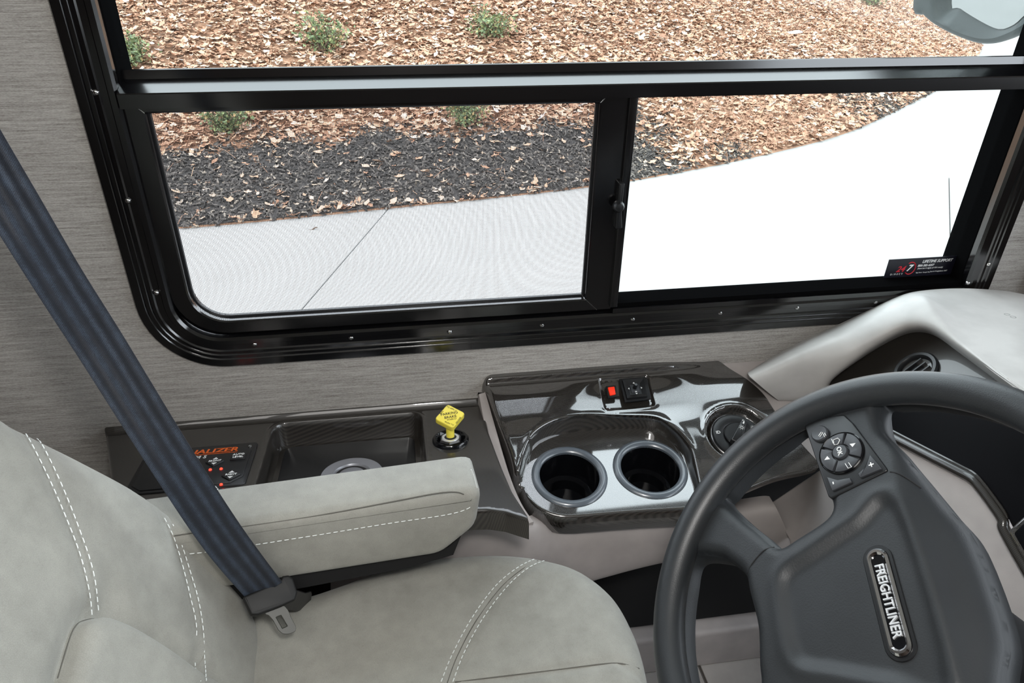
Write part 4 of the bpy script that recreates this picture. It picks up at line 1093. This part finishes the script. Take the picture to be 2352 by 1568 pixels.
circ = np.array([(.2085 * math.cos(a), .2085 * math.sin(a)) for a in np.linspace(0, 2*math.pi, 120, endpoint=False)])
rg = WP.uvs([(2051, 1162), (1965, 1207), (1862, 1276), (1807, 1314), (1798, 1355), (1807, 1424)])
padp = spline(np.vstack([rg, mir_(rg)]), n=5, closed=True)
def hub_h(P):
    d = np.min([-sdf(P, h) for h in HH], axis=0)
    h = np.zeros(len(P)); rad = np.hypot(P[:, 0], P[:, 1])
    v = P[:, 1] - .055; h -= np.where((v > 0) & (np.abs(P[:, 0]) < .16), v * .66, 0) * ss(-.135, -.105, -np.abs(P[:, 0])) 
    h -= .0045 * ss(-.006, .007, sdf(P, padp)) - .002 * np.exp(-((sdf(P, padp) + .009) / .006) ** 2)
    h -= .002 * ss(.11, .16, rad)
    t = np.clip(1 - d / .011, 0, 1); h -= .011 * (1 - np.sqrt(np.maximum(1 - t * t, 0)))
    return h
HR = [resample(ccw(h), .0032) for h in HH]
ex = [h + normals2(h) * o for h in HR for o in (.0007, .0016, .003, .005, .0075, .011)]
obj('hub', patch(WP, circ, hub_h, .0042, holes=HH, extra=ex, hole_skirt=.024), MHUB, sw, angle=60)
# thumb pod on the left spoke, plain cover on the right one
pp = WP.uvs([(1848, 977), (1868, 966), (1915, 955), (1940, 953), (1960, 972), (2042, 1081), (1910, 1146), (1903, 1140)])
pod = obj('button_pod', prism(WP, fillet(pp, .003), -.012, .0012, .0015), MBLACK, sw)
obj('button_pod', prism(WP, fillet(mir_(pp), .003), -.012, .0012, .0015), MBLACK, sw)
rc_ = WP.uv(1935, 1042); RR = .0232
obj('button_ring', revolve(WP, *rc_, [(RR, 0), (RR, .002), (RR - .001, .0026), (RR - .002, .002)], 48, .001), MBLACKG, pod)
ang = sorted(math.atan2(*(WP.uv(*p) - rc_)[::-1]) for p in ((1946, 1000), (1893, 1032), (1977, 1055), (1922, 1078)))
for i in range(4):
    a0 = ang[i] + .07; a1 = (ang[(i + 1) % 4] + (2 * math.pi if i == 3 else 0)) - .07; t = np.linspace(a0, a1, 12)
    pts = np.vstack([np.c_[rc_[0] + (RR - .0018) * np.cos(t), rc_[1] + (RR - .0018) * np.sin(t)], np.c_[rc_[0] + .0092 * np.cos(t[::-1]), rc_[1] + .0092 * np.sin(t[::-1])]])
    obj('pad_button', prism(WP, pts, .001, .0042, .0007, 2), MBUTTON, pod)
okb = obj('ok_button', revolve(WP, *rc_, [(.0079, 0), (.0079, .004), (.007, .0052), (.001, .0052)], 32, .001, cap1=True), MBUTTON, pod)
text('OK', WP, *rc_, .0068, MWHITE, okb, h=.0062, bold=.01)
rb_ = WP.uv(1887, 999)
rbb = obj('round_button', revolve(WP, *rb_, [(.0092, 0), (.0092, .003), (.008, .0045), (.001, .0035)], 32, .001, cap1=True), MBUTTON, pod)
up_img = lambda p: (lambda q: math.atan2(q[1], q[0]) - math.pi / 2)(WP.uv(p[0], p[1] - 10) - WP.uv(*p))
u, v = WP.uv(1963, 1026); tri(WP, u, v, .003, up_img((1963, 1026)) + math.pi, .0042, MWHITE, pod)
u, v = WP.uv(1905, 1056); tri(WP, u, v, .003, up_img((1905, 1056)), .0042, MWHITE, pod)
def outline_icon(pts, r=.00042, h=.0046, parent=None, closed=False, name='symbol'):
    q = np.array([WP.pt(*WP.uv(*p, h), h) for p in pts]); obj(name, tube(q, r, 5, closed=closed), MWHITE, parent)
outline_icon([(1914, 1010), (1924, 1006), (1929, 1010), (1924, 1020), (1916, 1021)], parent=pod, closed=True)
outline_icon([(1910, 1008), (1914, 1018)], parent=pod); 
outline_icon([(1941, 1064), (1948, 1075), (1956, 1072), (1949, 1062)], parent=pod)
outline_icon([(1883, 1003), (1890, 993), (1886, 992), (1880, 1001)], h=.0055, parent=rbb, closed=True); outline_icon([(1894, 994), (1897, 1000)], h=.0055, parent=rbb); outline_icon([(1891, 996), (1894, 1003)], h=.0055, parent=rbb)
k1 = obj('volume_key', prism(WP, fillet(WP.uvs([(1901, 1097), (1927, 1105), (1956, 1100), (1960, 1110), (1915, 1130)]), .001), .0008, .0035, .0008), MBUTTON, pod)
k2 = obj('volume_key', prism(WP, fillet(WP.uvs([(2001, 1045), (2029, 1079), (1979, 1100), (1974, 1091), (1992, 1074)]), .001), .0008, .0035, .0008), MBUTTON, pod)
u, v = WP.uv(1920, 1112); text('-', WP, u, v, .010, MWHITE, k1, h=.0035, bold=.01); u, v = WP.uv(2004, 1071); text('+', WP, u, v, .010, MWHITE, k2, h=.0035, bold=.01)
for l in ([(1714, 1314), (1726, 1296), (1741, 1277), (1757, 1262), (1772, 1252)], [(2044, 1083), (2062, 1086), (2082, 1096), (2104, 1110)]):
    obj('seam', tube(spline(np.array([WP.pt(*q, float(hub_h(q[None])[0])) for q in WP.uvs(l)]), n=5), .0008, 6), MBLKP, sw)
# chrome badge
bc = WP.uv(2037, 1376)
def capsule(L, w, n=14):
    a = np.linspace(-math.pi/2, math.pi/2, n); r = np.c_[L/2 - w/2 + w/2*np.cos(a), w/2*np.sin(a)]; l = np.c_[-(L/2 - w/2) - w/2*np.cos(a), -w/2*np.sin(a)]
    return np.vstack([r, l]) + bc
BH = -.0042
obj('badge_seat', ring_prism(WP, capsule(.104, .027), capsule(.096, .0195), BH - .003, BH + .0012, .0006), MBLACK, sw)
bg_ = obj('badge', ring_prism(WP, capsule(.096, .0195), capsule(.0845, .0115), BH - .002, BH + .0045, .0018), MCHROME, sw)
obj('badge_field', prism(WP, capsule(.086, .0125), BH - .002, BH + .0015), MBLACKG, bg_, smooth=False)
text('FREIGHTLINER', WP, bc[0], bc[1], .0115, MSILVERL, bg_, name='badge_lettering', h=BH + .0015, ext=.001, bold=.012, sx=.88)
# column shroud behind the hub
obj('column', revolve(WP, .0, .02, [(.035, -.03), (.05, -.04), (.055, -.10), (.06, -.24)], 28, cap0=True), MBLACK, sw)

# ================================================================== DRIVER SEAT
MIDY = -.61
seat = thing('driver_seat', (0, MIDY, 0), 'grey green suede driver seat with white double stitching', 'seat')
def round_edge(d, R):
    t = np.clip(1 - d / R, 0, 1); return -R * (1 - np.sqrt(np.maximum(1 - t * t, 0)))
RINGS = (.0008, .003, .007, .013, .021, .032)
def on_surface(pl, hf, px):
    out = []
    for p in px:
        h = 0.0
        for _ in range(5): q = pl.uv(*p, h); h = float(hf(q[None])[0])
        out.append(pl.pt(q[0], q[1], h))
    return np.array(out)
# cushion
CU = Plane((0, 0, .607), (0, 0, 1), (1, 0, 0)); CR = .045
cl_ = CU.uvs([(640, 1420), (700, 1372), (780, 1345), (900, 1301), (1020, 1281), (1150, 1274), (1250, 1286), (1330, 1313), (1400, 1371), (1440, 1440), (1463, 1502), (1478, 1568)], -.016)
cl_ = np.vstack([[(-.24, -.36)], cl_[1:]])
cl_ = spline(cl_, n=5)
full = np.vstack([cl_, np.c_[cl_[:, 0], 2 * MIDY - cl_[:, 1]][::-1]])
full = offset(resample(full, .008), .009)
cs = CU.uvs([(1027, 1568), (1052, 1502), (1097, 1420), (1152, 1347), (1202, 1305), (1240, 1286)])
cs2 = CU.uvs([(1040, 1566), (1250, 1541), (1420, 1523), (1475, 1545)])
def cush_h(P):
    h = round_edge(sdf(P, full), CR)
    h += -.0035 * np.exp(-(dline(P, cs) / .006) ** 2) - .004 * np.exp(-(dline(P, cs2) / .005) ** 2)
    h += .006 * np.sin(P[:, 0] * 14 + 1.0) * np.sin((P[:, 1] + .3) * 11) - .012 * np.exp(-(((P[:, 0] + .13) / .09) ** 2 + ((P[:, 1] + .45) / .08) ** 2))
    return h
ex = [resample(offset(full, -o), .007) for o in RINGS] + [resample(cs, .003, False)]
cu = obj('cushion', patch(CU, full, cush_h, .007, extra=ex, skirt=[(0, 0), (.0005, .01), (.0, .05), (-.01, .085), (-.04, .09)]), MSUEDE, seat, angle=80)
up_ = np.array([0, 0, 1.])
S1 = [[(1013, 1568), (1038, 1506), (1083, 1422), (1138, 1347), (1190, 1304), (1229, 1284)], [(1040, 1568), (1066, 1500), (1110, 1420), (1166, 1347), (1214, 1305), (1252, 1287)]]
obj('stitching', join(*[stitches(spline(on_surface(CU, cush_h, l), n=8), up_) for l in S1]), MSTITCH, cu, smooth=False, kind='stuff')
obj('seam', join(tube(spline(on_surface(CU, cush_h, [(1027, 1568), (1052, 1502), (1097, 1420), (1152, 1347), (1202, 1305), (1236, 1287)]), n=8), .0007, 5),
                 tube(spline(on_surface(CU, cush_h, [(1045, 1566), (1250, 1541), (1380, 1525), (1430, 1524), (1468, 1535)]), n=8), .0009, 5)), MSEAM, cu)
# backrest
th = R_(23); BR = Plane((-.2, 0, .62), (math.cos(th), 0, math.sin(th)), (0, 1, 0)); BRR = .05
bl = BR.uvs([(597, 1568), (598, 1500), (582, 1420), (530, 1330), (440, 1230), (330, 1142), (200, 1070), (100, 1020), (0, 965)], -.010)
bl = np.vstack([[(bl[0, 0] - .02, -.10)], bl, [(bl[-1, 0] - .03, bl[-1, 1] + .12), (bl[-1, 0] - .10, bl[-1, 1] + .2)]])
bl = spline(bl, n=5)
bfull = offset(resample(np.vstack([bl, np.c_[2 * MIDY - bl[:, 0], bl[:, 1]][::-1]]), .008), .019)
insr = BR.uvs([(120, 1700), (148, 1568), (169, 1493), (186, 1441), (205, 1420), (238, 1411), (269, 1420), (310, 1443), (379, 1486), (441, 1531), (475, 1550), (520, 1590), (560, 1640)], .0)
insr = spline(insr, n=5)
insp = np.vstack([insr, [(insr[-1, 0], -.3), (insr[0, 0], -.3)]])
bs1 = BR.uvs([(62, 985), (85, 1029), (121, 1100), (152, 1172), (180, 1245), (198, 1303), (209, 1355), (215, 1412)])
bs2 = BR.uvs([(382, 1195), (405, 1242), (426, 1308), (442, 1372), (456, 1441), (461, 1520), (464, 1568)])
def back_h(P):
    h = round_edge(sdf(P, bfull), BRR)
    di = sdf(P, insp); h += .012 * np.sqrt(ss(.0, .014, di)) - .010 * np.exp(-(np.minimum(di, 0) / .014) ** 2) * (1 - ss(-.001, .003, di))
    h += -.003 * np.exp(-(dline(P, bs1) / .008) ** 2) - .003 * np.exp(-(dline(P, bs2) / .008) ** 2)
    dv = np.linalg.norm(P - BR.uv(262, 1372), axis=1); h -= .008 * np.exp(-(dv / .02) ** 2)
    return h
ex = [resample(offset(bfull, -o), .007) for o in RINGS] + [resample(offset(ccw(insp), o_), .0045) for o_ in (.006, .003, .001, -.0005, -.002, -.004, -.007, -.011)]
bk = obj('backrest', patch(BR, bfull, back_h, .0072, extra=ex, skirt=[(0, 0), (.001, .02), (0, .06), (-.02, .10), (-.06, .115)]), MSUEDE, seat, angle=80)
BL = [[(56, 998), (74, 1030), (114, 1111), (148, 1190), (176, 1262), (193, 1321), (203, 1372), (207, 1417)],
      [(84, 1008), (96, 1028), (127, 1090), (155, 1155), (183, 1228), (203, 1286), (215, 1338), (222, 1407)],
      [(374, 1190), (396, 1235), (417, 1303), (434, 1372), (448, 1441), (453, 1527), (458, 1568)],
      [(393, 1204), (413, 1248), (434, 1314), (451, 1372), (463, 1441), (468, 1510), (470, 1568)]]
obj('seam', tube(spline(np.array([BR.pt(q[0], q[1], float(back_h(q[None])[0]) + .0005) for q in insr[6:-6:3]]), n=3), .0007, 5), MSEAM, bk)  # dark tube draws the crease shading along the insert edge
obj('stitching', join(*[stitches(spline(on_surface(BR, back_h, l), n=8), BR.n) for l in BL]), MSTITCH, bk, smooth=False, kind='stuff')
# armrest
ax_ = unit((.9976, .07, 0)); AR = Plane((0, -.3300, 0), np.cross(ax_, (0, 0, 1)), ax_)
if AR.n[1] > 0: AR = Plane((0, -.3300, 0), -AR.n, ax_)
side = np.array([(-.376, .671), (.021, .669), (.065, .7075), (.073, .767), (-.376, .767)])
side = fillet(side, [.01, .035, .03, .016, .01], 6)
side = resample(ccw(side), .006)
if AR.ey[2] < 0: side = np.c_[side[:, 0], -side[:, 1]]
arm = obj('armrest', prism(AR, side, -.0386, .0386, .0135, 5, bev_back=.0135), MSUEDE, seat, angle=70)
sgn = 1 if AR.ey[2] > 0 else -1
AH = .039
l1 = [(400, 1272), (500, 1262), (580, 1249), (740, 1224), (900, 1198), (1010, 1182), (1060, 1171), (1083, 1160)]
q1 = np.array([AR.pt(*AR.uv(*p, AH), AH) for p in l1])
obj('stitching', stitches(spline(q1, n=6), AR.n), MSTITCH, arm, smooth=False, kind='stuff')
l3 = [(1082, 1078), (1088, 1092), (1093, 1110), (1097, 1128), (1097, 1146), (1086, 1160)]
obj('piping', tube(spline(np.array([AR.pt(*AR.uv(*p, .028), .028) for p in l3]), n=5), .0006, 6), MSTITCH, arm)
l2 = [(400, 1230), (500, 1215), (580, 1206), (740, 1182), (900, 1152), (1000, 1133), (1050, 1130), (1075, 1142), (1088, 1158)]
q2 = np.array([AR.pt(*AR.uv(*p, .0352), .0352) for p in l2])
obj('seam', tube(spline(q2, n=6), .0008, 5), MSEAM, arm)
obj('arm_gap_shade', prism(AR, np.array([(-.30, sgn * .674), (.030, sgn * .674), (.046, sgn * .690), (.036, sgn * .660), (-.02, sgn * .650), (-.30, sgn * .640)]), -.03, .03), MVOID, seat, smooth=False)  # black strip paints the dark gap between armrest and cushion
obj('seat_side_panel', prism(Plane((0, -.318, 0), (0, -1, 0), (1, 0, 0)), fillet(np.array([(-.26, .40), (.16, .40), (.12, .535), (-.26, .56)]), .02), -.012, 0, .003), MBEIGE, seat)
obj('pedestal', join(box((0, MIDY, .26), (.34, .36, .5)), box((0, MIDY, .015), (.42, .44, .02))), MBLACK, seat, smooth=False)
obj('seat_pan', box((-.01, MIDY, .515), (.4, .46, .03)), MBLACK, seat, smooth=False)

# ================================================================== SEAT BELT
LR = [((-330, -10), (-215, -90), .575), ((-150, 300), (-42, 222), .60), ((0, 541), (98, 464), .635), ((95, 690), (190, 622), .67), ((190, 836), (285, 774), .70), ((350, 1086), (440, 1030), .73), ((470, 1263), (553, 1206), .775), ((578, 1388), (648, 1336), .83)]
Lc = spline([at_depth(*l, a) for l, r, a in LR], n=10); Rc = spline([at_depth(*r, a * 1.0) for l, r, a in LR], n=10)
belt = thing('seat_belt', at_depth(620, 1372, .9), 'dark navy seat belt hanging diagonally with a metal latch plate', 'seat belt')
nw = 26; rows = len(Lc); BV = []; BC = []; ln = 0
for side_ in (1, -1):
    ln = 0
    for i in range(rows):
        if i: ln += np.linalg.norm((Lc[i] + Rc[i] - Lc[i-1] - Rc[i-1]) / 2)
        w = Rc[i] - Lc[i]; tdir = unit((Lc[min(i+1, rows-1)] + Rc[min(i+1, rows-1)]) - (Lc[max(i-1, 0)] + Rc[max(i-1, 0)])); nn = unit(np.cross(w, tdir))
        if nn @ (CP - Lc[i]) < 0: nn = -nn
        for k in range(nw + 1):
            t = k / nw; th_ = (.0006 + .00025 * math.cos(t * 2 * math.pi * 5)) * min(1, 6 * t + .2, 6 * (1 - t) + .2)
            sag = -.0015 * math.sin(math.pi * t)
            BV.append(Lc[i] + w * t + nn * (th_ * side_ + sag)); BC.append((t, ln, 0))
BF = []; N0 = rows * (nw + 1)
for i in range(rows - 1):
    for k in range(nw):
        a, b, c, d = i*(nw+1)+k, i*(nw+1)+k+1, (i+1)*(nw+1)+k+1, (i+1)*(nw+1)+k
        BF += [(a, b, c, d), (N0+d, N0+c, N0+b, N0+a)]
    for k, k2 in ((0, 0), (nw, nw)):
        a, d = i*(nw+1)+k, (i+1)*(nw+1)+k; BF.append((a, d, N0+d, N0+a) if k == 0 else (d, a, N0+a, N0+d))
wb = obj('webbing', (np.array(BV), BF), MWEB, belt, angle=60)
at_ = wb.data.attributes.new('bandcoord', 'FLOAT_VECTOR', 'POINT'); at_.data.foreach_set('vector', np.array(BC, float).ravel())
vd = unit(-ray(630, 1380)); TP = Plane(at_depth(625, 1375, .832), unit(vd + np.array([.1, 0, .15])), (1, 0, 0))
sl = TP.uvs([(556, 1372), (640, 1336), (648, 1324), (662, 1322), (672, 1330), (682, 1362), (676, 1380), (640, 1396), (592, 1414), (576, 1414)])
obj('tongue_grip', prism(TP, fillet(sl, .003), -.010, .008, .003, 4, bev_back=.003), MGRIP, belt)
lat_o = TP.uvs([(604, 1408), (652, 1390), (662, 1402), (668, 1418), (680, 1440), (678, 1449), (664, 1455), (650, 1455), (640, 1446), (628, 1424), (618, 1412)])
slot = TP.uvs([(632, 1416), (646, 1411), (662, 1438), (648, 1444)])
lat_o = resample(fillet(lat_o, .002), .002)
slr = resample(ccw(fillet(slot, .0008)), .002)
vfp = patch(TP, lat_o, lambda P: np.full(len(P), .0), .0025, holes=[slot], skirt=[(0, 0), (.0004, .0005), (.0004, .0025)], hole_skirt=.0025)
obj('latch_plate', vfp, MTONGUE, belt)
lp3 = [at_depth(668, 1352, .84), at_depth(700, 1362, .88), at_depth(716, 1366, .91), at_depth(700, 1440, .97)]
lw = spline(lp3, n=5); dn = unit(np.array([-.45, -.1, -.85])); V = []; Fb = []
for i, p in enumerate(lw): V += [p, p + dn * .03, p + dn * .03 + np.array([0, .0015, 0]), p + np.array([0, .0015, 0])]
for i in range(len(lw) - 1):
    for k in range(4): Fb.append((i*4+k, i*4+(k+1) % 4, (i+1)*4+(k+1) % 4, (i+1)*4+k))
obj('lap_webbing', (np.array(V), Fb), MBLACK, belt, smooth=False)
